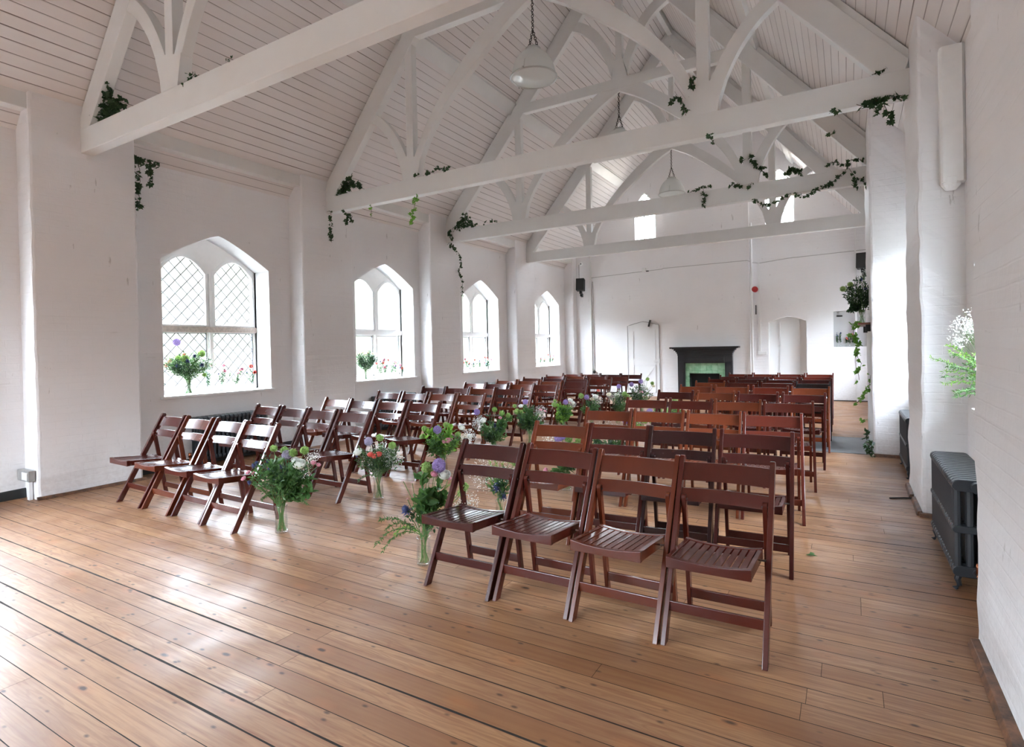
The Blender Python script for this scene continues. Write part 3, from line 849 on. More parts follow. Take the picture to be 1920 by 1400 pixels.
# ------------------------------------------------------------------ pendant lamps
def make_lamp(y, zr, label):
    x = -3.20; root = thing('pendant_lamp', (x, y, 5.60), label, 'pendant lamp', 'glass pendant lamps on chains')
    c = (x, y, zr)
    prof = [(.272, 0), (.266, .035), (.256, .09), (.238, .15), (.208, .21), (.168, .262), (.125, .30), (.098, .318), (.088, .335)]
    sh = MB().lathe(prof, c, 40).build('lamp_shade', M['shade'], root, smooth=True)
    MB().lathe([(.001, -.035), (.10, -.030), (.20, -.018), (.268, .0)], c, 40).build('lens_cover', M['shade'], sh, smooth=True)
    mb = MB().torus(c, .277, .011, n=40, k=8)
    for k in range(3):
        w = .6+2*pi*k/3; d = V((cos(w), sin(w), 0))
        mb.tube([V(c)+d*.27, V(c)+d*.305], .006, 6); mb.ball(V(c)+d*.31, .011, 6, 4)
        pts = [V(c)+d*.283+V((0, 0, .0)), V(c)+d*.262+V((0, 0, .09)), V(c)+d*.20+V((0, 0, .205)), V(c)+d*.10+V((0, 0, .31)), V(c)+d*.07+V((0, 0, .345))]
        mb.tube(pts, .0035, 5)
    mb.build('rim_ring', M['steel'], sh, smooth=True)
    MB().lathe([(.001, .355), (.088, .352), (.095, .34), (.092, .32), (.001, .32)], c, 24).build('shade_cap', M['steel'], sh, smooth=True)
    mb = MB(); top = zr+.355
    ztop = 5.585
    n = int((ztop-(top+.20))/.034)
    for k in range(n+1):
        z = ztop-.012-k*.034
        mb.torus((x, y, z), .0155, .0048, (1, 0, 0) if k % 2 else (0, 1, 0), 10, 5, 1.0)
    for s in (-1, 1):
        a = V((x, y, ztop-.012-n*.034)); b = V((x+s*.062, y, top+.0))
        m = 7
        for k in range(m):
            p = a.lerp(b, (k+.5)/m); mb.torus(p, .0155, .0048, (0, 1, 0) if k % 2 else (1, 0, 0), 10, 5)
    mb.torus((x, y, ztop), .018, .004, (0, 1, 0), 12, 5)
    mb.build('chain', M['chain'], root)
make_lamp(6.045, 4.63, 'nearest glass bell pendant lamp, whole, hanging on a dark chain from the arch')
make_lamp(9.035, 4.63, 'middle pendant lamp, mostly hidden behind the second tie beam')
make_lamp(12.285, 4.63, 'farthest small glass pendant lamp before the gable wall')

# ------------------------------------------------------------------ far wall fittings
# doors
d = MB()
o = [(-5.245, 0), (-4.365, 0)]+[(x, arch(x+4.805, .44, 1.935, 2.04)) for x in lin(-4.365, -5.245, 12)]
root = bpy.data.objects.new('door_1', None); root.location = (-4.805, YE-.012, 0); C.objects.link(root); struct(root)
dl = MB().prism(o, 'y', YE-.022, YE-.004).build('door_leaf', M['door'], root, bevel=.002)
mb = MB(); L = [(p[0], YE-.024, p[1]) for p in o[1:]+[o[0]]]
mb.tube(L, .006, 5); mb.build('door_gap', simple('shadow_gap_paint', (.22, .21, .21), .8), root)
mb = MB()
for (x0, x1, z0, z1) in ((-5.10, -4.47, .10, .86), (-5.10, -4.47, 1.02, 1.80)):
    mb.box(x0, x1, YE-.034, YE-.022, z0, z0+.02); mb.box(x0, x1, YE-.034, YE-.022, z1-.02, z1)
    mb.box(x0, x0+.02, YE-.034, YE-.022, z0, z1); mb.box(x1-.02, x1, YE-.034, YE-.022, z0, z1)
mb.prism([(-5.08, .12), (-5.03, .12), (-4.48, .82), (-4.53, .84)], 'y', YE-.034, YE-.022)
mb.build('door_panel_moulding', M['door'], dl)
mb = MB().box(-4.52, -4.40, YE-.055, YE-.022, .935, .975); mb.box(-4.42, -4.35, YE-.05, YE-.022, .90, 1.02); mb.build('door_latch', M['whiteplas'], dl, bevel=.004)
mb = MB(); mb.prism([(-4.66, 1.90), (-4.62, 1.89), (-4.57, 2.07), (-4.61, 2.08)], 'y', YE-.075, YE-.022); mb.build('door_closer', M['black'], dl, bevel=.006)
root = bpy.data.objects.new('door_2', None); root.location = (-1.245, YE+.22, 0); C.objects.link(root); struct(root)
MB().box(-1.66, -.83, YE+.20, YE+.24, 0, 2.04).build('door_leaf', M['door'], root)
mb = MB(); x0, x1, z0, z1 = -1.44, -.98, 1.30, 1.93
mb.box(x0, x1, YE+.185, YE+.20, z0, z0+.025); mb.box(x0, x1, YE+.185, YE+.20, z1-.025, z1); mb.box(x0, x0+.025, YE+.185, YE+.20, z0, z1); mb.box(x1-.025, x1, YE+.185, YE+.20, z0, z1)
mb.box(x0, x1, YE+.185, YE+.20, .25, .275); mb.box(x0, x1, YE+.185, YE+.20, 1.125, 1.15); mb.box(x0, x0+.025, YE+.185, YE+.20, .25, 1.15); mb.box(x1-.025, x1, YE+.185, YE+.20, .25, 1.15)
mb.build('door_panel_moulding', M['door'], root)
# boarded hatch behind the niche
mb = MB().box(-.27, .43, YE+.125, YE+.145, 1.26, 2.10)
for k in range(1, 6): mb.box(-.27+k*.117-.004, -.27+k*.117+.004, YE+.121, YE+.125, 1.26, 2.10)
TN[0] += 1; struct(mb.build('trim_%d' % TN[0], simple('shaded_board_paint', (.52, .51, .51), .5)))  # board paint greyed, the niche's shadow is put into its colour
tag(MB().box(-.205, -.085, YE+.095, YE+.125, 1.965, 1.995).build('hatch_bolt', M['black'], bevel=.004), 'black iron bolt on the boarded hatch of the end wall niche', 'bolt')
# fireplace
def fireplace():
    root = thing('fireplace', (-3.17, YE-.12, 0), 'black timber fireplace with green tiles against the far gable wall', 'fireplace')
    yb = YE-.12; K = M['fireblack']
    mb = MB()
    mb.box(-3.83, -3.645, yb-.10, yb, 0, 1.10); mb.box(-2.655, -2.47, yb-.10, yb, 0, 1.10); mb.box(-3.645, -2.655, yb-.10, yb, .905, 1.10)
    for (x0, x1) in ((-3.80, -3.675), (-2.625, -2.50)): mb.box(x0, x1, yb-.115, yb-.10, .12, .93)
    mb.box(-3.62, -2.68, yb-.112, yb-.10, .95, 1.05)
    mb.build('surround', K, root, bevel=.004)
    mb = MB()
    for i, (e, z0, z1) in enumerate(((.0, 1.10, 1.15), (.015, 1.15, 1.19), (.04, 1.19, 1.23), (.075, 1.23, 1.27), (.11, 1.27, 1.285), (.165, 1.285, 1.325))):
        mb.box(-3.835-e, -2.465+e, yb-.115-e*.9, yb, z0, z1)
    mb.build('mantel_shelf', K, root, bevel=.004)
    mb = MB(); mb.box(-3.645, -3.526, yb-.03, yb+.0, 0, .905); mb.box(-2.812, -2.655, yb-.03, yb, 0, .905); mb.box(-3.526, -2.812, yb-.03, yb, .628, .905)
    mb.build('tile_slip', M['tile'], root)
    mb = MB(); mb.box(-3.53, -2.81, yb+.10, yb+.12, 0, .63); mb.box(-3.545, -3.526, yb-.03, yb+.12, 0, .64); mb.box(-2.812, -2.793, yb-.03, yb+.12, 0, .64); mb.box(-3.53, -2.81, yb-.03, yb+.12, .618, .64)
    mb.build('firebox', M['soot'], root)
    mb = MB()
    for k in range(9): mb.tube([(-3.46+k*.0725, yb+.03, .02), (-3.46+k*.0725, yb+.03, .20)], .008, 6)
    mb.tube([(-3.49, yb+.03, .20), (-2.85, yb+.03, .20)], .010, 6); mb.tube([(-3.49, yb+.03, .03), (-2.85, yb+.03, .03)], .010, 6)
    mb.build('fire_grate', M['black'], root)
    MB().box(-3.75, -2.57, yb-.45, yb-.10, 0, .03).build('hearth_tiles', M['tile'], root)
fireplace()
# pipe, trunking, cable
tag(MB().tube([(-2.01, YE-.17, 0.), (-2.01, YE-.17, 4.35)], .030, 10).build('downpipe', M['trunk'], smooth=True), 'white pipe running down the gable wall right of fireplace', 'pipe')
tag(MB().box(-1.885, -1.835, YE-.035, YE, 1.17, 3.36).build('cable_trunking', M['trunk'], bevel=.003), 'narrow white cable trunking beside the pipe on gable wall', 'trunking')
tag(MB().box(-1.91, -1.70, YE-.05, YE, 1.10, 1.18).build('socket_box', M['whiteplas'], bevel=.006), 'small white socket box at the foot of the trunking', 'socket box')
root = thing('fire_alarm', (-1.935, YE-.2, 2.71), 'small round red fire alarm beside the white pipe', 'alarm')
MB().tube([(-1.93, YE-.10, 2.71), (-1.93, YE-.20, 2.71)], .07, 20).build('alarm_dome', M['red'], root)
MB().box(-1.96, -1.90, YE-.10, YE, 2.66, 2.76).build('alarm_base', M['whiteplas'], root)
tag(MB().box(-1.945, -1.925, YE-.03, YE, 2.10, 2.33).build('conduit_clip', M['cable'], bevel=.003), 'dark strip fixed to the wall below the fire alarm', 'clip')
tag(MB().tube([(-6.32, YE-.012, 3.36), (-4.25, YE-.012, 3.43), (-4.2, YE-.135, 3.43), (-2.1, YE-.135, 3.44), (-2.0, YE-.14, 3.38), (-1.86, YE-.012, 3.36), (-1.2, YE-.012, 3.42), (.4, YE-.012, 3.46)], .007, 5).build('wall_cable', simple('painted_cable', (.42, .40, .39), .6)), 'thin painted cable crossing the gable wall at beam height', 'cable')
root = thing('motion_sensor', (-4.75, YE-.03, 3.44), 'small white sensor on the gable wall above the left door', 'sensor')
MB().box(-4.80, -4.69, YE-.055, YE-.0, 3.40, 3.50).build('sensor_body', M['whiteplas'], root, bevel=.01)
MB().box(-4.69, -4.62, YE-.03, YE-.0, 3.40, 3.425).build('sensor_lead', M['cable'], root)
tag(MB().box(-6.345, -6.30, YE-.05, YE, 0, 4.45).build('corner_trunking', M['trunk'], bevel=.004), 'tall white trunking in the left far corner', 'trunking')
tag(MB().box(-6.27, -6.25, YE-.03, YE, .68, 3.25).build('thin_conduit', simple('conduit_grey', (.5, .47, .45), .5), bevel=.002), 'thin grey conduit beside the corner trunking', 'conduit')
tag(MB().ball((-6.24, YE-.06, .66), .045, 10, 8).build('door_stop', M['black'], smooth=True), 'small black knob at the foot of the corner conduit', 'knob')
tag(MB().box(.17, .20, YE-.03, YE, 0.0, 4.05).build('side_trunking', M['trunk'], bevel=.003), 'slim white trunking on gable wall right of the niche', 'trunking')
def speaker(x, y, z, rz, label):
    root = thing('wall_speaker', (x, y, z), label, 'loudspeaker', 'black wall speakers')
    mb = MB().box(-.115, .115, -.10, .10, -.17, .17); a = mb.build('speaker_cabinet', M['black'], None, bevel=.012); a.parent = root
    mb = MB().box(-.10, .10, -.108, -.100, -.155, .155); a = mb.build('speaker_grille', M['cable'], None); a.parent = root
    mb = MB().box(-.03, .03, -.01, .14, -.25, -.17); mb.box(-.03, .03, .10, .26, -.30, -.21); a = mb.build('wall_bracket', M['black'], None, bevel=.004); a.parent = root
    root.rotation_euler = (radians(-8), 0, rz)
speaker(-6.47, 14.80, 3.14, radians(12), 'black loudspeaker on the pier in the far left corner')
speaker(.32, 14.80, 3.16, radians(-10), 'black loudspeaker high on the far right beside the pier')
tag(MB().tube([(-6.55, 14.9, 3.3), (-6.56, 14.92, 3.72), (-6.50, 14.95, 3.80)], .006, 5).build('speaker_cable', M['cable']), 'black cable hanging above the left corner loudspeaker', 'cable')
root = thing('security_camera', (-6.48, 14.88, 3.74), 'small white camera above the left corner loudspeaker', 'camera')
MB().ball((-6.48, 14.88, 3.74), .05, 12, 8).build('camera_dome', M['whiteplas'], root, smooth=True)
MB().ball((-6.465, 14.835, 3.735), .018, 8, 6).build('camera_lens', M['black'], root, smooth=True)
for x, z, l in ((-4.60, 5.36, 'lit round spotlight in front of the left gable window'), (-1.33, 5.36, 'lit round spotlight in front of the right gable window')):
    root = thing('spotlight', (x, 14.95, z), l, 'spotlight', 'spotlights by the gable windows')
    MB().tube([(x, 14.86, z-.02), (x, 14.98, z+.02), (x, 15.02, z+.03)], [.075, .065, .02], 18).build('lamp_housing', M['whiteplas'], root)
    MB().tube([(x, 14.85, z-.022), (x, 14.858, z-.021)], .068, 18).build('lamp_face', M['lit'], root)
    MB().tube([(x, 15.0, z), (x, 15.10, z-.10), (x, 15.20, z-.25)], .010, 6).build('lamp_arm', M['steel'], root)

# ------------------------------------------------------------------ right side: hearth, shelf, duct
tag(MB().box(-.42, .25, 8.10, 9.45, 0, .006).build('hearth_slab', M['slate']), 'grey slate hearth slab set in the floor beside the chimney breast', 'hearth')
root = thing('mantel_shelf', (.20, 8.9, 1.59), 'thin dark shelf on the side chimney breast, holding flowers', 'shelf')
MB().box(.12, .25, 8.22, 9.5, 1.585, 1.61).build('shelf_board', simple('mantel_wood', (.20, .08, .045), .4), root, bevel=.003)
MB().box(.20, .252, 8.24, 8.27, 1.50, 1.585).build('shelf_bracket', M['fireblack'], root)
MB().box(.20, .252, 9.42, 9.45, 1.50, 1.585).build('shelf_bracket', M['fireblack'], root)
mb = MB()
mb.prism([(.625, 5.36), (.64, 5.34), (.76, 5.34), (.779, 5.36), (.779, 5.437), (.625, 5.437)], 'z', 2.56, zc(.779))
mb.tube([(.69, 5.395, 2.60), (.69, 5.395, 2.545), (.69, 5.40, 2.505)], [.066, .062, .03], 14)
tag(mb.build('boxed_duct', M['stone'], bevel=.006), 'white boxed duct with rounded foot high on right pier', 'duct')

# skirting battens
BN = [0]
def base(nm, mb, m): o = struct(mb.build(nm, m, bevel=.003))
def rough_batten(pts, w, h, seed, flip=1):
    mb = MB(); r = random.Random(seed); P = []
    for (a, b) in zip(pts[:-1], pts[1:]):
        n = max(2, int((V(b)-V(a)).length/.22))
        for k in range(n): P.append(V(a).lerp(V(b), k/n))
    P.append(V(pts[-1])); vs = []
    for i, p in enumerate(P):
        t = (P[min(i+1, len(P)-1)]-P[max(i-1, 0)]).normalized(); nn = V((t.y, -t.x))*flip
        ww = w*r.uniform(.93, 1.05); hh = h*r.uniform(.9, 1.08)
        vs += [(p.x, p.y, 0), (p.x, p.y, hh), (p.x+nn.x*ww*.75, p.y+nn.y*ww*.75, hh*.9), (p.x+nn.x*ww, p.y+nn.y*ww, 0)]
    fs = [(0, 1, 2, 3), tuple(4*(len(P)-1)+k for k in (3, 2, 1, 0))]
    for i in range(len(P)-1):
        for k in range(4): fs.append((4*i+k, 4*i+(k+1) % 4, 4*i+4+(k+1) % 4, 4*i+4+k))
    return mb.add(vs, fs)
base('baseboard_left', rough_batten([(-6.785, 2.34), (-6.785, 3.33)], .035, .03, 1), M['batten'])
mb = rough_batten([(-7.06, -.2), (-7.06, 2.36)], .02, .10, 2)
for a, b in ((3.31, 5.53), (6.5, 8.47), (9.42, 11.71), (12.62, 14.97)): mb.box(-7.07, -7.035, a, b, 0, .09)
base('baseboard_left_dark', mb, M['skirt'])
for k, (pts, nm) in enumerate((([(.495, 2.2), (.495, 3.23)], 'baseboard_right'), ([(.49, 5.43), (.495, 5.95)], 'baseboard_right_pier'), ([(.485, 6.02), (.49, 6.5)], 'baseboard_right_passage'), ([(.26, 8.02), (.80, 8.02)], 'baseboard_chimney'))):
    fl_ = -1
    base(nm, rough_batten(pts, .05 if k == 0 else .04, .035, 7+k, -1 if k < 3 else 1), M['batten'])
base('baseboard_right_end', rough_batten([(.47, 5.43), (.78, 5.43)], .04, .03, 12, 1), M['batten'])
base('baseboard_back', MB().box(-6.8, -5.3, YE-.02, YE, 0, .06).box(-.8, .8, YE-.015, YE, 0, .02), M['skirt'])
tag(MB().tube([(.30, 5.90, .008), (.40, 5.955, .009), (.50, 5.99, .009)], .007, 5).build('floor_cable', M['cable']), 'short black cable end lying on floor by the right pier', 'cable')
# switch box on the left wall
root = thing('socket_box', (-6.92, 2.31, .24), 'metal socket box with white flap low beside the near left pier', 'socket box')
MB().box(-7.055, -6.80, 2.285, 2.340, .185, .290).build('back_box', M['metalbox'], root, bevel=.005)
MB().box(-6.93, -6.815, 2.275, 2.285, .20, .275).build('switch_plate', M['whiteplas'], root, bevel=.003)
MB().box(-6.91, -6.86, 2.31, 2.338, 0, .185).build('conduit', M['trunk'], root)
# green snippet on the floor
mb = MB(); mb.add([(-.25, 4.10, .004), (-.22, 4.125, .012), (-.18, 4.11, .004), (-.215, 4.095, .006)], [(0, 1, 2, 3)]); mb.add([(-.23, 4.12, .004), (-.225, 4.15, .012), (-.20, 4.16, .004), (-.205, 4.13, .006)], [(0, 1, 2, 3)])
tag(mb.build('fallen_leaf', M['leafm'], normals=False), 'small green leaf lying alone on floorboards by right passage', 'leaf')

# ------------------------------------------------------------------ flowers
UR = V((.86, .51, 0)).normalized(); UF = V((-.51, .86, 0)).normalized()
def rdir(r, zlo=-1, zhi=1):
    z = r.uniform(zlo, zhi); a = r.uniform(0, 2*pi); s = sqrt(max(0, 1-z*z)); return V((s*cos(a), s*sin(a), z))
def leaf(mb, p, d, L, w, r, fold=.25):
    """pointed leaf from p in direction d"""
    d = d.normalized(); s = d.cross(rdir(r)).normalized(); n = s.cross(d)
    q = [p, p+d*L*.35+s*w*.5+n*w*fold, p+d*L*.75+s*w*.36+n*w*fold*.6, p+d*L, p+d*L*.75-s*w*.36+n*w*fold*.6, p+d*L*.35-s*w*.5+n*w*fold, p+d*L*.5]
    mb.add(q, [(0, 1, 6), (1, 2, 6), (2, 3, 6), (3, 4, 6), (4, 5, 6), (5, 0, 6)])
IV = [(0, 0), (.30, -.16), (.50, .05), (.36, .28), (.42, .62), (.18, .58), (0, 1.0), (-.18, .58), (-.42, .62), (-.36, .28), (-.50, .05), (-.30, -.16)]
def ivy_leaf(mb, p, d, L, r):
    d = d.normalized(); s = d.cross(rdir(r)).normalized(); n = s.cross(d)
    vs = [p+s*x*L+d*y*L+n*(abs(x)*.3*L) for x, y in IV]+[p+d*.35*L]
    k = len(IV); mb.add(vs, [(i, (i+1) % k, k) for i in range(k)])
CACHE = {}
def bloom_mesh(kind, seed=0):
    key = (kind, seed % 3)
    if key in CACHE: return CACHE[key]
    r = random.Random(seed % 3+hash(kind) % 1 + len(kind)*17); mb = MB()
    if kind in ('allium', 'lime', 'faded'):
        n = 150 if kind != 'lime' else 130; R = .85
        for i in range(n):
            z = 1-2*(i+.5)/n; a = i*2.39996; s = sqrt(1-z*z); d = V((s*cos(a), s*sin(a), z)); R2 = R*(r.uniform(.85, 1.08) if kind != 'lime' else r.uniform(.62, 1.15))
            t = d.cross(rdir(r)).normalized(); b = d.cross(t); c = d*R2; w = .16 if kind != 'lime' else .19
            k = 5; vs = [c-d*.05]+[c+(t*cos(2*pi*j/k)+b*sin(2*pi*j/k))*w*(1 if True else 1)+d*.03 for j in range(k)]
            fs = [(0, 1+j, 1+(j+1) % k) for j in range(k)]; mb.add(vs, fs)
            if kind != 'lime' and i % 2 == 0: mb.add([c*.2, c, c+t*.03], [(0, 1, 2)])
        mats = [M['allium'] if kind == 'allium' else M['lime'] if kind == 'lime' else M['grey']]
        if kind == 'lime': mb.ball((0, 0, 0), .5, 8, 6)
    elif kind in ('rose_white', 'rose_pink', 'rose_coral', 'rose_cream'):
        for ring, (n, R, op, h) in enumerate(((3, .30, .15, .9), (5, .5, .35, .85), (6, .72, .7, .7), (7, .95, 1.1, .45))):
            for j in range(n):
                a = 2*pi*j/n+ring*.5+r.uniform(-.15, .15)
                t = V((cos(a), sin(a), 0)); s = V((-sin(a), cos(a), 0)); w = R*1.25*2*pi/n*.5
                prof = [(.10, -.55), (R*.75, -.25), (R, h*.3), (R*(.8+op*.25), h*.85)]
                vs = []
                for (q, z) in prof:
                    for u in (-1, -.35, .35, 1):
                        ww = w*(1 if z > -.3 else .4); vs.append(t*(q*(1-.12*u*u))+s*(u*ww)+V((0, 0, z-(.12*u*u if z == prof[-1][1] else 0))))
                fs = [(i*4+k, i*4+k+1, i*4+k+5, i*4+k+4) for i in range(3) for k in range(3)]
                mb.add(vs, fs)
        mats = [M[dict(rose_white='white', rose_pink='pink', rose_coral='coral', rose_cream='cream')[kind]]]
    elif kind == 'thistle':
        mb.ball((0, 0, .1), .42, 10, 8, 1.25)
        for i in range(70):
            z = 1-2*(i+.5)/70; a = i*2.39996; s = sqrt(1-z*z); d = V((s*cos(a), s*sin(a), z*1.25)); c = d*.40+V((0, 0, .1)); t = d.cross(V((.3, .2, 1))).normalized()
            mb.add([c-t*.05, c+t*.05, c+d*.16], [(0, 1, 2)])
        for i in range(11):
            a = 2*pi*i/11; d = V((cos(a), sin(a), .15*((i % 2)*2-.6))); s = V((-sin(a), cos(a), 0))
            p = V((0, 0, -.35)); mb.add([p, p+d*.5+s*.10, p+d*.7+s*.02, p+d*1.15, p+d*.7-s*.02, p+d*.5-s*.10], [(0, 1, 2), (0, 2, 3), (0, 3, 4), (0, 4, 5)])
        mats = [M['thistle']]
    elif kind == 'carnation_buds':
        for i in range(4):
            d = rdir(r, -.3, 1)*.7; mb.ball(d, .22, 6, 5, 1.3)
        mats = [M['pink']]
    me = bpy.data.meshes.new(kind+'_bloom'); me.from_pydata([tuple(q) for q in mb.v], [], mb.f)
    for q in mats: me.materials.append(q)
    me.update(); CACHE[key] = me; return me
BN_ = dict(allium='allium_bloom', lime='viburnum_bloom', faded='faded_allium_bloom', rose_white='white_rose', rose_pink='pink_rose', rose_coral='coral_rose', rose_cream='cream_rose', thistle='thistle_bloom', carnation_buds='pink_bud')

def bouquet(x, y, z0, neck, label, group, blooms, cloud, seed, leaves=700, cols=('leafd', 'leafm'), gyp=None, sprigs=(), lsize=.04, vase=None, name='flower_bouquet'):
    """blooms: (kind, u, z, size[, w]); u metres to the camera's right, z height; cloud: (z_lo, z_hi, radius, flat) of foliage"""
    r = random.Random(seed); root = thing(name, (x, y, z0+.01), label, 'flowers', group)
    base_ = V((x, y, 0)); nk = V((x, y, z0+neck))
    st = MB(); sr = .036 if neck > .155 else .022
    def stem(p, rad=.0022, full=True):
        a = r.uniform(0, 2*pi); q0 = r.uniform(.5, 1)*sr; b0 = V((x+q0*cos(a), y+q0*sin(a), z0+.015)); n0 = nk+V((q0*.9*cos(a+2.2), q0*.9*sin(a+2.2), 0))
        mid = n0.lerp(p, .5)+V((0, 0, .02)); st.tube([b0, n0, mid, p] if full else [n0, mid, p], rad, 4, False)
    for b in blooms:
        kind, u, z, s = b[:4]; w = b[4] if len(b) > 4 else r.uniform(-.05, .03)
        p = base_+UR*u+UF*w+V((0, 0, z0+z))
        o = bpy.data.objects.new(BN_[kind], bloom_mesh(kind, r.randint(0, 99))); C.objects.link(o); o.parent = root
        o.location = p-root.location; o.scale = (s, s, s)
        out = (p-nk).normalized(); tilt = (out*.7-UF*.5+V((0, 0, .5))).normalized()
        o.rotation_euler = tilt.to_track_quat('Z', 'Y').to_euler()
        stem(p-tilt*s*.4)
    zl, zh, R, fl_ = cloud
    lv = MB(); nst = max(12, leaves//40); per = max(6, leaves//nst)
    for k in range(nst):
        a = r.uniform(0, 2*pi); q = r.random()**.4*R; zt = zl+(zh-zl)*r.uniform(.55, 1.12)*(1-.30*(q/R)**2)
        tip = V((x, y, 0))+UR*q*cos(a)+UF*q*sin(a)*.8+V((0, 0, z0+zt))
        stem(tip, .0016, k % 4 == 0)
        lv.m(k % 2)
        for j in range(per):
            t = .22+.80*r.random()**.6; p = nk.lerp(tip, t)+rdir(r)*.026
            d = ((tip-nk).normalized()*.8+rdir(r)).normalized()
            leaf(lv, p, d, lsize*r.uniform(.6, 1.3), lsize*r.uniform(.28, .5), r)
    for (kind, u, z, L, w) in sprigs:   # longer drooping or arching sprigs
        tip = base_+UR*u+UF*w+V((0, 0, z0+z)); pts = []
        mid = nk.lerp(tip, .55)+V((0, 0, L))
        for t in lin(0, 1, 12): pts.append(nk*(1-t)**2+mid*2*t*(1-t)+tip*t*t)
        st.tube(pts, .0018, 4, False)
        lv.m(dict(fern=2, big=1, thin=3)[kind])
        for i, p in enumerate(pts[3:]):
            dd = (pts[min(i+4, 12)]-pts[i+2]).normalized()
            for s in range(8 if kind != 'big' else 3):
                leaf(lv, p+dd*r.uniform(-.015, .015), dd*.8+rdir(r), (.022 if kind != 'big' else .075)*r.uniform(.6, 1.3), .006 if kind != 'big' else .045, r)
    tag(st.build('stems', M['stem'], root, normals=False), kind='stuff')
    tag(lv.build('foliage', [M[cols[0]], M[cols[1]], M['leafm'], M['leafl']], root, normals=False), kind='stuff')
    if gyp:
        g = MB(); gs = MB()
        for (u, z, R2, n) in gyp:
            c = base_+UR*u+V((0, 0, z0+z))
            for k in range(n):
                p = c+rdir(r)*R2*(r.random()**.5); s = r.uniform(.0028, .0055); d = rdir(r); t = d.cross(rdir(r)).normalized()*s; b = d.cross(t).normalized()*s
                g.add([p+t, p+b, p-t, p-b, p+d*s*.8], [(0, 1, 4), (1, 2, 4), (2, 3, 4), (3, 0, 4)])
                if k % 4 == 0: gs.add([p, p+(nk-p)*.25+V((.0007, 0, 0)), p+(nk-p)*.25-V((.0007, 0, 0))], [(0, 1, 2)])
        go = tag(g.build('gypsophila', M['gyp'], root, normals=False), kind='stuff'); tag(gs.build('gypsophila_stems', M['stem'], go, normals=False), kind='stuff')
    return root

def glass_vase(x, y, z, h, R, label, group, waist=.85):
    root = thing('glass_vase', (x, y, z), label, 'vase', group)
    prof = [(R*.2, .001), (R*.92, .001), (R, .012), (R*.97, h*.45), (R*waist, h*.75), (R*.96, h)]
    vb = MB().lathe(prof, (x, y, z), 24).build('vase_body', M['vase'], root, smooth=True)
    hw = h*.62
    MB().lathe([(R*.9, .016), (R*.9, hw)], (x, y, z), 20).build('water', M['water'], vb, smooth=True)
    MB().torus((x, y, z+h), R*.94, .0025, n=24, k=5).build('vase_lip', M['vase'], vb, smooth=True)

GA, GV = 'bouquets standing along the aisle', 'glass vases along the aisle'
def aisle(x, y, h, side, n, bl, cloud, seed, desc, **kw):
    glass_vase(x, y, 0, h, .048, 'clear glass vase on the floor, %s vase along the %s block\'s aisle side' % (n, side), GV)
    bouquet(x, y, 0, h, desc, GA, bl, cloud, seed, **kw)
aisle(-3.77, 2.82, .205, 'left', 'first', [('faded', .06, .60, .042), ('rose_white', .165, .53, .050, -.05), ('rose_white', .13, .56, .030), ('lime', -.03, .655, .030), ('lime', .03, .63, .032), ('lime', .11, .615, .036), ('lime', .205, .635, .036),
      ('rose_pink', -.26, .43, .020), ('rose_pink', -.235, .47, .018), ('rose_pink', -.21, .46, .018), ('rose_pink', .255, .53, .022), ('rose_pink', .29, .51, .018), ('thistle', -.20, .52, .030), ('thistle', -.17, .54, .028), ('thistle', -.10, .545, .030), ('thistle', -.06, .50, .030), ('thistle', -.22, .40, .026), ('thistle', .01, .51, .028)],
      (.24, .58, .23, 1), 11, 'tall bouquet in front of left block, with white rose and drooping greenery', leaves=1250, gyp=[(.25, .58, .06, 140), (.19, .46, .06, 60)],
      sprigs=[('big', .22, .40, .06, 0), ('big', .12, .50, .08, -.05), ('big', -.02, .55, .05, -.08), ('big', .20, .30, .05, 0), ('fern', .20, .22, .08, 0), ('fern', -.15, .25, .1, 0)], lsize=.034)
aisle(-3.79, 3.89, .205, 'left', 'second', [('rose_white', -.165, .45, .042, -.06), ('lime', .03, .575, .038), ('lime', .145, .50, .040), ('rose_coral', -.035, .435, .028, -.12), ('rose_coral', .0, .42, .026, -.13), ('rose_coral', .04, .435, .030, -.12), ('faded', -.07, .545, .045), ('thistle', -.20, .40, .02)],
      (.22, .50, .20, 1), 12, 'round leafy bouquet with coral roses beside the second left-hand chair row', leaves=1700, gyp=[(.14, .38, .11, 420), (.03, .46, .1, 200), (-.1, .40, .06, 80)], lsize=.026, sprigs=[('fern', -.18, .18, .06, 0), ('fern', .22, .35, .03, 0)])
aisle(-3.82, 4.92, .20, 'left', 'third', [('allium', -.05, .515, .052, -.06), ('lime', -.20, .52, .036), ('lime', -.22, .43, .040), ('lime', .04, .56, .036), ('lime', .17, .46, .034), ('rose_pink', .07, .40, .034, -.1), ('rose_pink', .03, .39, .026, -.1), ('rose_pink', .11, .43, .026), ('rose_white', .205, .52, .040), ('rose_white', .30, .43, .03)],
      (.16, .50, .20, 1), 13, 'bouquet with big purple allium and pink roses near the third left row', leaves=1100, cols=('leafm', 'leafl'), gyp=[(.28, .42, .10, 420)], sprigs=[('big', -.14, .48, .05, -.05), ('big', -.17, .42, .04, 0), ('big', -.02, .50, .06, 0), ('big', .10, .50, .05, 0)])
aisle(-3.82, 5.95, .19, 'left', 'fourth', [('allium', -.20, .60, .044), ('rose_white', -.12, .49, .040, -.05), ('lime', .02, .62, .036), ('lime', .11, .57, .04), ('lime', .19, .55, .034), ('thistle', .02, .42, .05), ('thistle', .06, .36, .05), ('rose_pink', .09, .52, .022)],
      (.10, .50, .16, 1), 14, 'bouquet with dark thistles and white blossom near the fourth left row', leaves=1000, gyp=[(-.18, .46, .10, 420)], sprigs=[('big', .12, .50, .05, 0), ('big', .20, .50, .05, 0)])
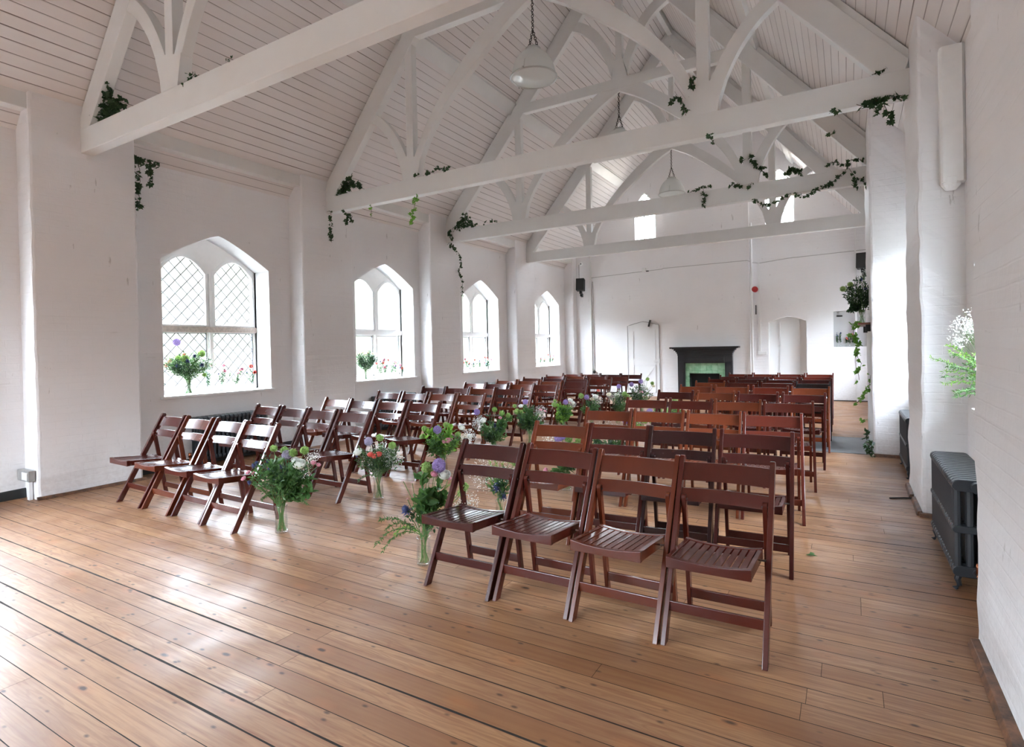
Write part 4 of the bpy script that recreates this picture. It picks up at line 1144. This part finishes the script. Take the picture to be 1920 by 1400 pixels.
aisle(-3.82, 6.88, .19, 'left', 'fifth', [('allium', -.05, .63, .042), ('rose_white', -.11, .57, .036), ('lime', -.17, .50, .046), ('lime', -.11, .50, .034), ('lime', -.2, .58, .03), ('rose_pink', .16, .52, .02), ('rose_pink', .22, .5, .02)],
      (.12, .56, .18, 1), 15, 'bouquet with gypsophila to its right near the fifth left row', leaves=1100, cols=('leafd', 'leafm'), gyp=[(.15, .48, .11, 420)], sprigs=[('big', -.05, .52, .05, 0), ('big', .02, .5, .05, 0)])
aisle(-3.78, 7.9, .19, 'left', 'sixth', [('allium', .03, .54, .045, -.05), ('lime', -.14, .50, .045), ('lime', -.13, .56, .03), ('rose_white', .11, .56, .040), ('rose_white', .15, .52, .03)],
      (.10, .50, .14, 1), 16, 'narrow fresh green bouquet with one allium near the sixth left row', leaves=900, cols=('leafm', 'leafl'), gyp=[(.13, .5, .07, 150)], sprigs=[('big', -.06, .45, .05, 0), ('big', .02, .42, .05, 0), ('big', .08, .36, .04, 0)])
aisle(-3.62, 8.62, .19, 'left', 'seventh', [('allium', -.08, .56, .046, -.05), ('rose_white', .07, .56, .05), ('rose_cream', .02, .52, .04), ('lime', -.16, .58, .05), ('rose_coral', .12, .66, .03)],
      (.10, .52, .15, 1), 17, 'bouquet with white roses behind the front row of the right block, left aisle side', leaves=900, gyp=[(.1, .5, .1, 260)])
aisle(-3.55, 9.67, .19, 'left', 'eighth', [('rose_cream', -.16, .52, .045), ('allium', .03, .66, .045), ('lime', .12, .52, .055), ('lime', .17, .48, .05), ('rose_white', .0, .5, .05)],
      (.10, .52, .18, 1), 18, 'wide bouquet with cream rose and white haze towards the far aisle end', leaves=900, gyp=[(-.05, .48, .16, 500)])
aisle(-3.50, 10.9, .19, 'left', 'ninth', [('allium', -.20, .62, .05), ('allium', -.02, .68, .05), ('rose_white', .06, .54, .06), ('rose_pink', .0, .46, .04), ('lime', .12, .72, .04), ('lime', .2, .64, .04), ('rose_cream', .23, .58, .04)],
      (.10, .60, .24, 1), 19, 'farthest aisle bouquet, tall greenery in front of the gable wall door', leaves=1000, gyp=[(-.05, .45, .16, 400)])
aisle(-2.37, 2.83, .175, 'right', 'first', [('allium', .115, .645, .050, -.05), ('lime', .035, .63, .040), ('lime', .045, .58, .036), ('rose_pink', .085, .59, .024), ('rose_white', .145, .575, .042, -.02), ('lime', .27, .50, .036), ('lime', .25, .45, .03), ('carnation_buds', -.12, .55, .012), ('carnation_buds', -.07, .52, .010), ('carnation_buds', -.09, .43, .010), ('thistle', -.10, .37, .05, -.06), ('rose_pink', .17, .55, .018)],
      (.18, .46, .12, 1), 21, 'loose airy bouquet with purple allium at the front right aisle chair', leaves=560, cols=('leafd', 'leafm'), gyp=[(.28, .38, .09, 260)],
      sprigs=[('fern', -.27, .30, .10, -.03), ('fern', -.22, .25, .12, -.05), ('fern', -.30, .14, .16, -.03), ('fern', -.26, .10, .14, 0), ('thin', -.18, .20, .10, 0), ('big', .03, .46, .05, -.07), ('big', .10, .50, .07, 0), ('big', .0, .56, .07, 0), ('big', .14, .42, .06, 0), ('thin', .16, .50, .05, 0), ('thin', .12, .38, .05, .02)], lsize=.03)
aisle(-2.42, 3.86, .16, 'right', 'second', [('thistle', -.03, .27, .06, -.02), ('thistle', .02, .20, .05), ('lime', .08, .50, .045), ('lime', .12, .47, .04)],
      (.16, .42, .12, 1), 22, 'sparse bouquet of thistles and grasses behind the first right aisle chair', leaves=260, gyp=[(-.10, .38, .17, 420), (.08, .38, .1, 160)], sprigs=[('thin', -.08, .46, .02, 0), ('thin', -.04, .48, .02, 0), ('thin', .02, .45, .02, 0), ('thin', -.13, .40, .02, 0)])
aisle(-2.35, 4.95, .16, 'right', 'third', [('allium', -.07, .50, .045), ('allium', -.03, .52, .035), ('lime', .03, .49, .042), ('lime', .13, .49, .042), ('lime', .09, .44, .034), ('rose_pink', -.02, .44, .022), ('rose_pink', -.06, .46, .02), ('rose_pink', -.2, .2, .026)],
      (.12, .44, .17, 1), 23, 'bouquet seen through the chair backs of the second right row', leaves=1000, cols=('leafd', 'leafm'), gyp=[(-.16, .50, .07, 120), (-.18, .40, .06, 80)], sprigs=[('big', .03, .38, .04, -.05), ('big', .08, .36, .03, 0), ('big', -.02, .36, .03, 0), ('big', -.12, .12, .1, 0)])
aisle(-2.36, 6.05, .16, 'right', 'fourth', [('allium', -.05, .44, .045), ('rose_white', .1, .40, .03)], (.12, .40, .2, 1), 24, 'dark leafy bouquet glimpsed behind the third right row of chairs', leaves=1000, gyp=[(0, .42, .16, 260)])
for k, (yy, sd) in enumerate(((7.1, 25), (8.15, 26), (9.2, 27))):
    aisle(-2.38, yy, .16, 'right', ('fifth', 'sixth', 'seventh')[k], [('allium', -.12, .42, .05), ('lime', .02, .44, .05), ('lime', .12, .42, .05), ('lime', -.04, .48, .04)], (.12, .44, .17, 1), sd,
          'lime green bouquet half hidden behind the %s row of the right block' % ('fourth', 'fifth', 'sixth')[k], leaves=600, cols=('leafm', 'leafl'), gyp=[(.05, .4, .12, 160)])

# window sill arrangements
glass_vase(-7.17, 4.06, .886, .175, .048, 'glass vase on the sill of the leaded left window', 'glass vases on the window sills')
bouquet(-7.17, 4.06, .886, .175, 'large domed bouquet on the sill of the leaded left window', 'bouquets on the window sills',
        [('lime', -.0, .45, .055, -.08), ('lime', .16, .51, .05), ('lime', -.16, .40, .045), ('lime', -.10, .46, .04), ('thistle', .06, .42, .045, -.12), ('thistle', -.06, .36, .045, -.13), ('thistle', .11, .48, .04, -.05), ('thistle', .20, .37, .045, -.05), ('rose_coral', -.24, .42, .03), ('rose_coral', -.26, .37, .03), ('rose_coral', -.07, .50, .022), ('rose_coral', -.03, .50, .022), ('allium', -.12, .66, .05), ('lime', .2, .24, .03)],
        (.20, .50, .29, 1), 41, leaves=3200, cols=('leafm', 'leafd'), gyp=[(-.14, .34, .12, 380), (.02, .30, .12, 260), (.18, .40, .1, 200), (.25, .35, .1, 160)], lsize=.026)
glass_vase(-7.17, 7.12, .886, .15, .030, 'slim glass vase on the second left window sill', 'glass vases on the window sills')
bouquet(-7.17, 7.12, .886, .15, 'green bouquet with pale yellow flowers on the second left window sill', 'bouquets on the window sills',
        [('rose_cream', -.10, .46, .028), ('rose_cream', -.03, .48, .028), ('rose_cream', .05, .47, .03), ('rose_cream', -.16, .44, .024), ('rose_cream', .13, .45, .028), ('rose_cream', .0, .44, .026), ('rose_pink', -.12, .50, .014)],
        (.12, .46, .19, 1), 42, leaves=1600, cols=('leafd', 'leafd'), lsize=.032)
def bud_vase(x, y, z, wn, pos, kind, seed, hh=.0):
    r = random.Random(seed); R = .022; h = .085
    root = thing('bud_vase', (x, y, z), 'tiny bud vase on %s sill, %s' % (wn, pos), 'vase', 'bud vases on the sills')
    MB().lathe([(R*.2, 0), (R, .0), (R*1.05, .01), (R*1.05, h*.5), (R*.45, h*.75), (R*.5, h)], (x, y, z), 14).build('bottle', M['vase'], root, smooth=True)
    rt = thing('flower_posy', (x, y, z+.008), 'thin flowers in bud vase on %s sill, %s' % (wn, pos), 'flowers', 'posies in bud vases')
    st = MB(); lv = MB(); base_ = V((x, y, z+.01)); nk = V((x, y, z+h))
    for k in range(4):
        tip = nk+V((r.uniform(-.03, .05), r.uniform(-.10, .10), r.uniform(.07, .22)+hh))
        st.tube([base_, nk, nk.lerp(tip, .5)+rdir(r)*.01, tip], .0012, 4, False)
        kd = kind[k % len(kind)]
        if kd != 'none':
            o = bpy.data.objects.new(BN_[kd], bloom_mesh(kd, k)); C.objects.link(o); o.parent = rt; o.location = tip-rt.location
            s = r.uniform(.018, .028); o.scale = (s, s, s); o.rotation_euler = (r.uniform(0, 1), r.uniform(0, 1.5), 0)
        for j in range(22):
            p = nk.lerp(tip, r.uniform(.1, .95)); leaf(lv, p, rdir(r)+V((0, 0, .5)), .030, .012, r)
    st.build('stems', M['stem'], rt, normals=False); lv.build('leaves', M['leafd'], rt, normals=False)
posn = lambda k, n: 'closest to the camera' if k == 0 else 'farthest along' if k == n-1 else '%s from the near end' % ('', 'second', 'third', 'fourth', 'fifth', 'sixth')[k]
KS = ['rose_coral', 'thistle', 'rose_pink', 'none']
for wn, ys in (('leaded left window', (4.33, 4.50, 4.72, 4.93)), ('second left window', (7.42, 7.56, 7.72, 7.88, 8.05)), ('third left window', (9.98, 10.17, 10.36, 10.62, 10.86, 11.1)), ('fourth left window', (13.3, 13.55, 13.85, 14.1, 14.35))):
    for k, y in enumerate(ys):
        rr = random.Random(int(y*100)); kk = KS[:]; rr.shuffle(kk)
        bud_vase(-7.15+rr.uniform(-.05, .04), y, .886, wn, posn(k, len(ys)), kk[:3], int(y*77), .05 if y < 8 else 0)
for k, x in enumerate((-.20, -.13, -.02, .05, .12, .20)):
    bud_vase(x, YE+.05, 1.261, 'end wall niche', posn(k, 6).replace('closest to the camera', 'leftmost').replace('farthest along', 'rightmost').replace('near end', 'left'), [['thistle', 'none', 'thistle'], ['thistle', 'thistle'], ['rose_coral', 'rose_coral'], ['none'], ['rose_coral', 'none'], ['none']][k], 300+k, .10 if k < 2 else 0.)
# right window bouquet and sprig, chimney-breast arrangement
glass_vase(.84, 4.50, .886, .17, .045, 'glass vase on the near right window sill, hidden by the pier', 'glass vases on the window sills')
bouquet(.84, 4.50, .886, .17, 'wispy green and white bouquet leaning out beside the near right wall', 'bouquets on the window sills',
        [('thistle', -.17, .46, .05, -.1), ('thistle', -.18, .34, .055, -.12), ('thistle', -.16, .54, .045)], (.12, .45, .22, 1), 51, leaves=900, cols=('leafm', 'leafd'),
        gyp=[(-.26, .56, .09, 330), (-.18, .62, .1, 240), (-.31, .48, .05, 90)],
        sprigs=[(k_, -u_, z_, b_, w_) for k_, u_, z_, b_, w_ in (('thin', .42, .42, .05, -.1), ('fern', .44, .34, .06, -.1), ('fern', .43, .27, .05, -.05), ('thin', .36, .46, .06, 0), ('fern', .40, .18, .04, -.1), ('thin', .46, .38, .04, 0),
                 ('fern', .34, .38, .06, -.15), ('fern', .32, .27, .05, -.12), ('thin', .38, .30, .06, 0), ('fern', .30, .17, .04, 0), ('fern', .36, .15, .02, -.05), ('thin', .28, .40, .03, -.1), ('fern', .38, .40, .08, -.05), ('fern', .35, .32, .07, 0), ('thin', .40, .23, .05, -.02), ('fern', .30, .34, .08, -.05), ('fern', .26, .42, .08, -.1), ('fern', .28, .22, .06, -.08))], lsize=.03)
glass_vase(.80, 7.0, .886, .17, .03, 'glass vase on the right window sill behind the brick pier', 'glass vases on the window sills')
bouquet(.80, 7.0, .886, .17, 'single pale sprig reaching out from behind the right brick pier', 'bouquets on the window sills', [], (.2, .5, .04, 1), 52, leaves=60, sprigs=[('thin', -.30, .52, .05, -.05), ('thin', -.24, .49, .05, -.05), ('fern', -.20, .50, .04, -.03)])
glass_vase(.17, 8.72, 1.60, .16, .04, 'glass vase on the mantel shelf of the side chimney breast', None)
bouquet(.17, 8.72, 1.60, .16, 'dark leafy arrangement with two lime globes on the side mantel shelf', None,
        [('lime', -.24, .47, .042), ('lime', -.13, .53, .038), ('thistle', -.03, .58, .04), ('thistle', .04, .46, .04)], (.10, .60, .20, 1), 53, leaves=1900, cols=('leafd', 'leafd'), gyp=[(-.1, .32, .06, 50), (0, .68, .06, 60)], sprigs=[('big', -.13, .20, .06, 0), ('big', -.09, .24, .05, 0)], lsize=.034)

# ------------------------------------------------------------------ ivy
def ivy(label, paths, seed, size=.045, dens=60, col='ivy', spread=.03, group='ivy trailing on the roof timbers'):
    r = random.Random(seed); P0 = V(paths[0][0]); root = thing('ivy_garland', P0, label, 'ivy', group)
    st = MB(); lv = MB()
    for path in paths:
        P = [V(p) for p in path]; pts = [P[0]]
        for a, b in zip(P[:-1], P[1:]):
            n = max(2, int((b-a).length/.05))
            for k in range(1, n+1): pts.append(a.lerp(b, k/n)+rdir(r)*.008)
        st.tube(pts, .0028, 5)
        L = sum((b-a).length for a, b in zip(pts[:-1], pts[1:]))
        for k in range(max(4, int(L*dens))):
            i = r.randrange(len(pts)-1); p = pts[i].lerp(pts[i+1], r.random())+V((r.uniform(-1, 1), r.uniform(-1.2, .2), r.uniform(-1, .8)))*spread
            d = (rdir(r)+V((0, 0, -.5))).normalized(); ivy_leaf(lv, p, d, size*r.uniform(.6, 1.25), r)
    st.build('ivy_stem', M['twig'], root, normals=False); lv.build('ivy_leaves', M[col], root, normals=False)
a1, a2, a3 = 2.83, 5.96, 8.95
ivy('dense ivy clump in the heel of the nearest truss, upper left', [[(-6.55, a1+.05, 3.78), (-6.42, a1+.05, 3.92), (-6.30, a1+.05, 4.08)], [(-6.5, a1+.04, 3.78), (-6.3, a1+.04, 3.80), (-6.12, a1+.05, 3.80)], [(-6.45, a1+.08, 3.8), (-6.28, a1+.08, 3.95), (-6.15, a1+.08, 3.93)]], 1, .06, 130, spread=.05)
ivy('ivy hanging beside the near left brick pier above the leaded window', [[(-6.92, 3.37, 3.66), (-6.84, 3.38, 3.58), (-6.83, 3.37, 3.36), (-6.86, 3.37, 3.05)], [(-6.85, 3.38, 3.60), (-6.70, 3.42, 3.55), (-6.55, 3.45, 3.50)], [(-6.70, 3.42, 3.52), (-6.66, 3.42, 3.36), (-6.68, 3.42, 3.28)]], 2, .055, 85, spread=.035)
ivy('ivy sprig peeping from the upper joint of the second truss', [[(-5.28, a2-.02, 5.86), (-5.42, a2-.02, 5.88)], [(-5.3, a2-.02, 5.86), (-5.35, a2, 5.95)]], 3, .06, 70)
ivy('small ivy tuft on top of the nearest tie beam', [[(-4.90, a1-.02, 3.74), (-4.80, a1, 3.80), (-4.72, a1, 3.76)], [(-4.3, a1, 3.74), (-4.2, a1, 3.76)]], 4, .04, 60)
ivy('ivy clump in the left heel of the second truss', [[(-6.50, a2+.05, 3.75), (-6.35, a2+.05, 3.88), (-6.22, a2+.04, 3.96)], [(-6.45, a2+.03, 3.76), (-6.2, a2+.03, 3.86), (-6.0, a2+.02, 3.80)], [(-6.4, a2+.05, 3.78), (-6.28, a2+.05, 3.9)]], 5, .055, 140, spread=.04)
ivy('ivy strands dangling under the left end of the second tie beam', [[(-6.62, a2-.02, 3.49), (-6.64, a2, 3.3), (-6.66, a2, 3.2), (-6.64, a2, 3.04)], [(-6.38, a2, 3.48), (-6.30, a2, 3.36), (-6.35, a2, 3.27)], [(-6.30, a2, 3.4), (-6.20, a2, 3.37), (-6.22, a2, 3.28)]], 6, .05, 75, spread=.025)
ivy('short pale ivy tip under the second tie beam', [[(-5.86, a2+.03, 3.49), (-5.86, a2+.03, 3.33)]], 7, .035, 70, spread=.012, col='ivyl')
ivy('fresh green ivy strand hanging mid-left from the second tie beam', [[(-4.98, a2, 3.49), (-5.01, a2, 3.38), (-5.05, a2, 3.26), (-5.06, a2, 3.10)]], 8, .052, 85, spread=.022, col='ivyl')
ivy('dark ivy lying on top of the second tie beam, left part', [[(-4.82, a2+.03, 3.74), (-4.62, a2+.02, 3.78), (-4.45, a2+.02, 3.76)], [(-5.0, a2, 3.74), (-4.95, a2, 3.75)]], 9, .045, 80, spread=.02)
ivy('ivy winding on the right post foot of the second truss', [[(-1.31, a2-.02, 4.12), (-1.325, a2-.02, 4.00)], [(-1.55, a2+.02, 3.92), (-1.48, a2, 3.96), (-1.43, a2, 3.86), (-1.39, a2-.02, 3.74)]], 10, .05, 80, spread=.015)
ivy('ivy bits under the second tie beam right of centre', [[(-1.16, a2-.02, 3.49), (-1.11, a2-.02, 3.38)]], 11, .05, 70, spread=.015)
ivy('ivy tuft hanging below the right end of the second tie beam', [[(.10, a2-.02, 3.49), (.18, a2-.02, 3.44)], [(.22, a2, 3.49), (.28, a2-.02, 3.36)], [(.30, a2, 3.49), (.34, a2-.02, 3.32), (.35, a2-.02, 3.28)], [(.38, a2, 3.49), (.44, a2-.02, 3.45)], [(.15, a2, 3.49), (.45, a2, 3.49)]], 12, .052, 75, spread=.02)
ivy('little ivy sprig at the right heel of the second truss', [[(.22, a2+.03, 3.74), (.32, a2+.02, 3.76)]], 13, .04, 70, spread=.012)
ivy('ivy leaf pair under the second tie beam near the passage', [[(-.08, a2, 3.49), (-.03, a2, 3.46)]], 14, .05, 70, spread=.01)
ivy('dense ivy clump in the left heel of the third truss', [[(-6.62, a3+.03, 3.70), (-6.45, a3+.03, 3.82), (-6.28, a3+.03, 4.0)], [(-6.5, a3+.02, 3.74), (-6.2, a3+.02, 3.78), (-6.05, a3, 3.76)], [(-6.4, a3+.04, 3.8), (-6.3, a3+.04, 3.92), (-6.15, a3+.03, 3.80)], [(-6.66, a3-.02, 3.66), (-6.58, a3-.02, 3.58)]], 15, .055, 130, spread=.04)
ivy('small ivy sprigs on the third tie beam, left part', [[(-5.85, a3, 3.74), (-5.80, a3, 3.80)], [(-5.72, a3, 3.75), (-5.62, a3, 3.78), (-5.55, a3, 3.75)]], 16, .045, 80, spread=.015)
ivy('long ivy strand hanging down the wall beside the third left window', [[(-6.70, 8.96, 3.49), (-6.70, 9.1, 3.38)], [(-6.66, 8.97, 3.48), (-6.62, 9.0, 3.36)], [(-6.70, 9.05, 3.45), (-6.72, 9.35, 3.30), (-6.73, 9.42, 3.10), (-6.74, 9.32, 2.96), (-6.73, 9.46, 2.80), (-6.74, 9.44, 2.62), (-6.74, 9.45, 2.42)]], 17, .042, 65, spread=.022)
ivy('ivy cross draped over the middle of the third tie beam', [[(-2.06, a3-.02, 3.72), (-1.92, a3-.02, 3.77), (-1.76, a3-.02, 3.77)], [(-1.85, a3-.02, 3.76), (-1.83, a3-.03, 3.62), (-1.86, a3-.02, 3.47)]], 18, .05, 75, spread=.018)
ivy('round ivy tuft on the third tie beam by the post foot', [[(-1.46, a3-.02, 3.72), (-1.36, a3-.02, 3.74), (-1.30, a3-.02, 3.68)], [(-1.2, a3-.02, 3.68), (-1.17, a3-.02, 3.73)]], 19, .05, 110, spread=.02)
ivy('ivy climbing the right post foot of the third truss', [[(-1.32, a3-.02, 4.12), (-1.28, a3-.02, 4.06)], [(-1.17, a3-.02, 4.12), (-1.15, a3-.02, 4.02), (-1.08, a3-.02, 3.92), (-.95, a3-.02, 3.78)], [(-1.05, a3-.02, 3.90), (-.97, a3-.02, 3.93)]], 20, .052, 90, spread=.02)
ivy('thick ivy tuft on the third tie beam, right of the post', [[(-.70, a3-.02, 3.78), (-.62, a3-.02, 3.86), (-.52, a3-.02, 3.72)], [(-.66, a3-.02, 3.80), (-.50, a3-.02, 3.80)]], 21, .055, 110, spread=.022)
ivy('long ivy garland looping under the third tie beam to the chimney breast', [[(-1.14, a3-.02, 3.47), (-1.05, a3-.03, 3.40), (-.92, a3-.03, 3.37), (-.80, a3-.03, 3.42), (-.66, a3-.03, 3.49)], [(-.62, a3-.03, 3.49), (-.50, a3-.03, 3.43), (-.30, a3-.03, 3.49), (-.12, a3-.03, 3.58), (0., a3-.03, 3.68), (.08, a3-.03, 3.80)], [(.05, a3-.03, 3.72), (.12, a3-.03, 3.60), (.09, a3-.03, 3.50), (.14, a3-.03, 3.44)], [(.12, a3-.03, 3.55), (.22, a3-.03, 3.56), (.24, a3-.03, 3.40)]], 22, .048, 60, spread=.02)
ivy('ivy lying along the right end of the third tie beam', [[(.0, a3-.02, 3.78), (.10, a3-.02, 3.82), (.22, a3-.02, 3.80)], [(-.22, a3-.02, 3.78), (-.10, a3-.02, 3.84), (-.04, a3-.02, 3.78)]], 23, .045, 80, spread=.02)
ivy('single dark ivy sprig on the right ceiling slope', [[(-.16, 8.9, 4.20), (-.10, 8.9, 4.24)]], 24, .05, 60, spread=.01)
ivy('bright green ivy trailing down from the side mantel shelf', [[(.16, 8.6, 1.62), (.10, 8.55, 1.615), (.07, 8.55, 1.56), (.08, 8.58, 1.45), (.13, 8.58, 1.34), (.10, 8.58, 1.24), (.15, 8.58, 1.10), (.12, 8.58, 1.0), (.12, 8.58, .88)]], 25, .062, 62, spread=.03, col='ivyl', group='ivy by the chimney breast')
ivy('green ivy sprig low beside the chimney breast hearth', [[(.25, 8.5, .95), (.235, 8.5, .78), (.18, 8.5, .68), (.14, 8.5, .64), (.08, 8.5, .56)], [(.18, 8.5, .38), (.16, 8.5, .34)]], 26, .06, 50, spread=.02, col='ivyl', group='ivy by the chimney breast')
ivy('dry dark ivy and twigs bundled at the foot of the chimney breast', [[(.22, 7.97, .01), (.20, 8.0, .12), (.19, 8.1, .24), (.20, 8.2, .30)], [(.24, 7.96, .02), (.22, 8.02, .2)], [(.26, 7.96, .05), (.18, 8.05, .06)]], 27, .05, 60, spread=.02, group='ivy by the chimney breast')

# ------------------------------------------------------------------ camera
cam = bpy.data.cameras.new('camera'); co = bpy.data.objects.new('camera', cam); C.objects.link(co)
R = ((0.85961935, 0.01341728, 0.5107588), (0.51051614, 0.01791435, -0.85968154), (-0.0206845, 0.99974949, 0.00854979))
co.matrix_world = Matrix(((*R[0], 0), (*R[1], 0), (*R[2], 1.38), (0, 0, 0, 1)))
cam.sensor_fit = 'HORIZONTAL'; cam.sensor_width = 36; cam.lens = 1059.91/1920*36
cam.shift_x = .0006; cam.shift_y = -(700-662.2)/1920; cam.clip_start = .05; cam.clip_end = 200
bpy.context.scene.camera = co

# ------------------------------------------------------------------ daylight
w = bpy.data.worlds.new('overcast'); bpy.context.scene.world = w; w.use_nodes = True; nt = w.node_tree; N = NT(nt)
bg = nt.nodes['Background']
tc = N.n('ShaderNodeTexCoord').outputs['Generated']; x, y, z = N.sep(tc)
f = N.ramp(z, -.06, .02)
tree = N.ramp(N.noise(tc, 9, 4), .35, .65)
# overcast sky: brighter overhead than at the horizon, pale foliage and ground outside below it
hor = N.mix(tree, (.0155, .0175, .015), (.023, .024, .0225))
sky = N.mix(N.ramp(z, .16, .55), (.36, .39, .45), (.87, .935, 1.12))
band = N.ramp(z, .15, .25)
col = N.mix(f, (.022, .022, .021), N.mix(band, hor, sky))
N.l(col, bg.inputs['Color']); bg.inputs['Strength'].default_value = 29.0
# daylight portals help the sampler find the window openings
def portal(loc, rot, sx, sy):
    l = bpy.data.lights.new('window_portal', 'AREA'); l.shape = 'RECTANGLE'; l.size = sx; l.size_y = sy
    o = bpy.data.objects.new('window_portal', l); o.location = loc; o.rotation_euler = rot; C.objects.link(o)
    l.cycles.is_portal = True
for (a, b, zs, sp, ap) in WL: portal((XL-.42, (a+b)/2, (zs+ap)/2), (0, -pi/2, 0), ap-zs, b-a)
for (a, b, zs, sp, ap) in WR: portal((XR+.42, (a+b)/2, (zs+ap)/2), (0, pi/2, 0), ap-zs, b-a)
for (a, b, zs, sp, ap) in GW: portal(((a+b)/2, YE+.35, (zs+ap)/2), (-pi/2, 0, 0), b-a, ap-zs)
for (a, b, zs, sp, ap) in BW: portal(((a+b)/2, YB-.35, (zs+ap)/2), (pi/2, 0, 0), b-a, ap-zs)

s = bpy.context.scene
s.view_settings.view_transform = 'Standard'; s.view_settings.look = 'None'; s.view_settings.gamma = 1; s.view_settings.use_curve_mapping = False
s.view_settings.exposure = 1.75
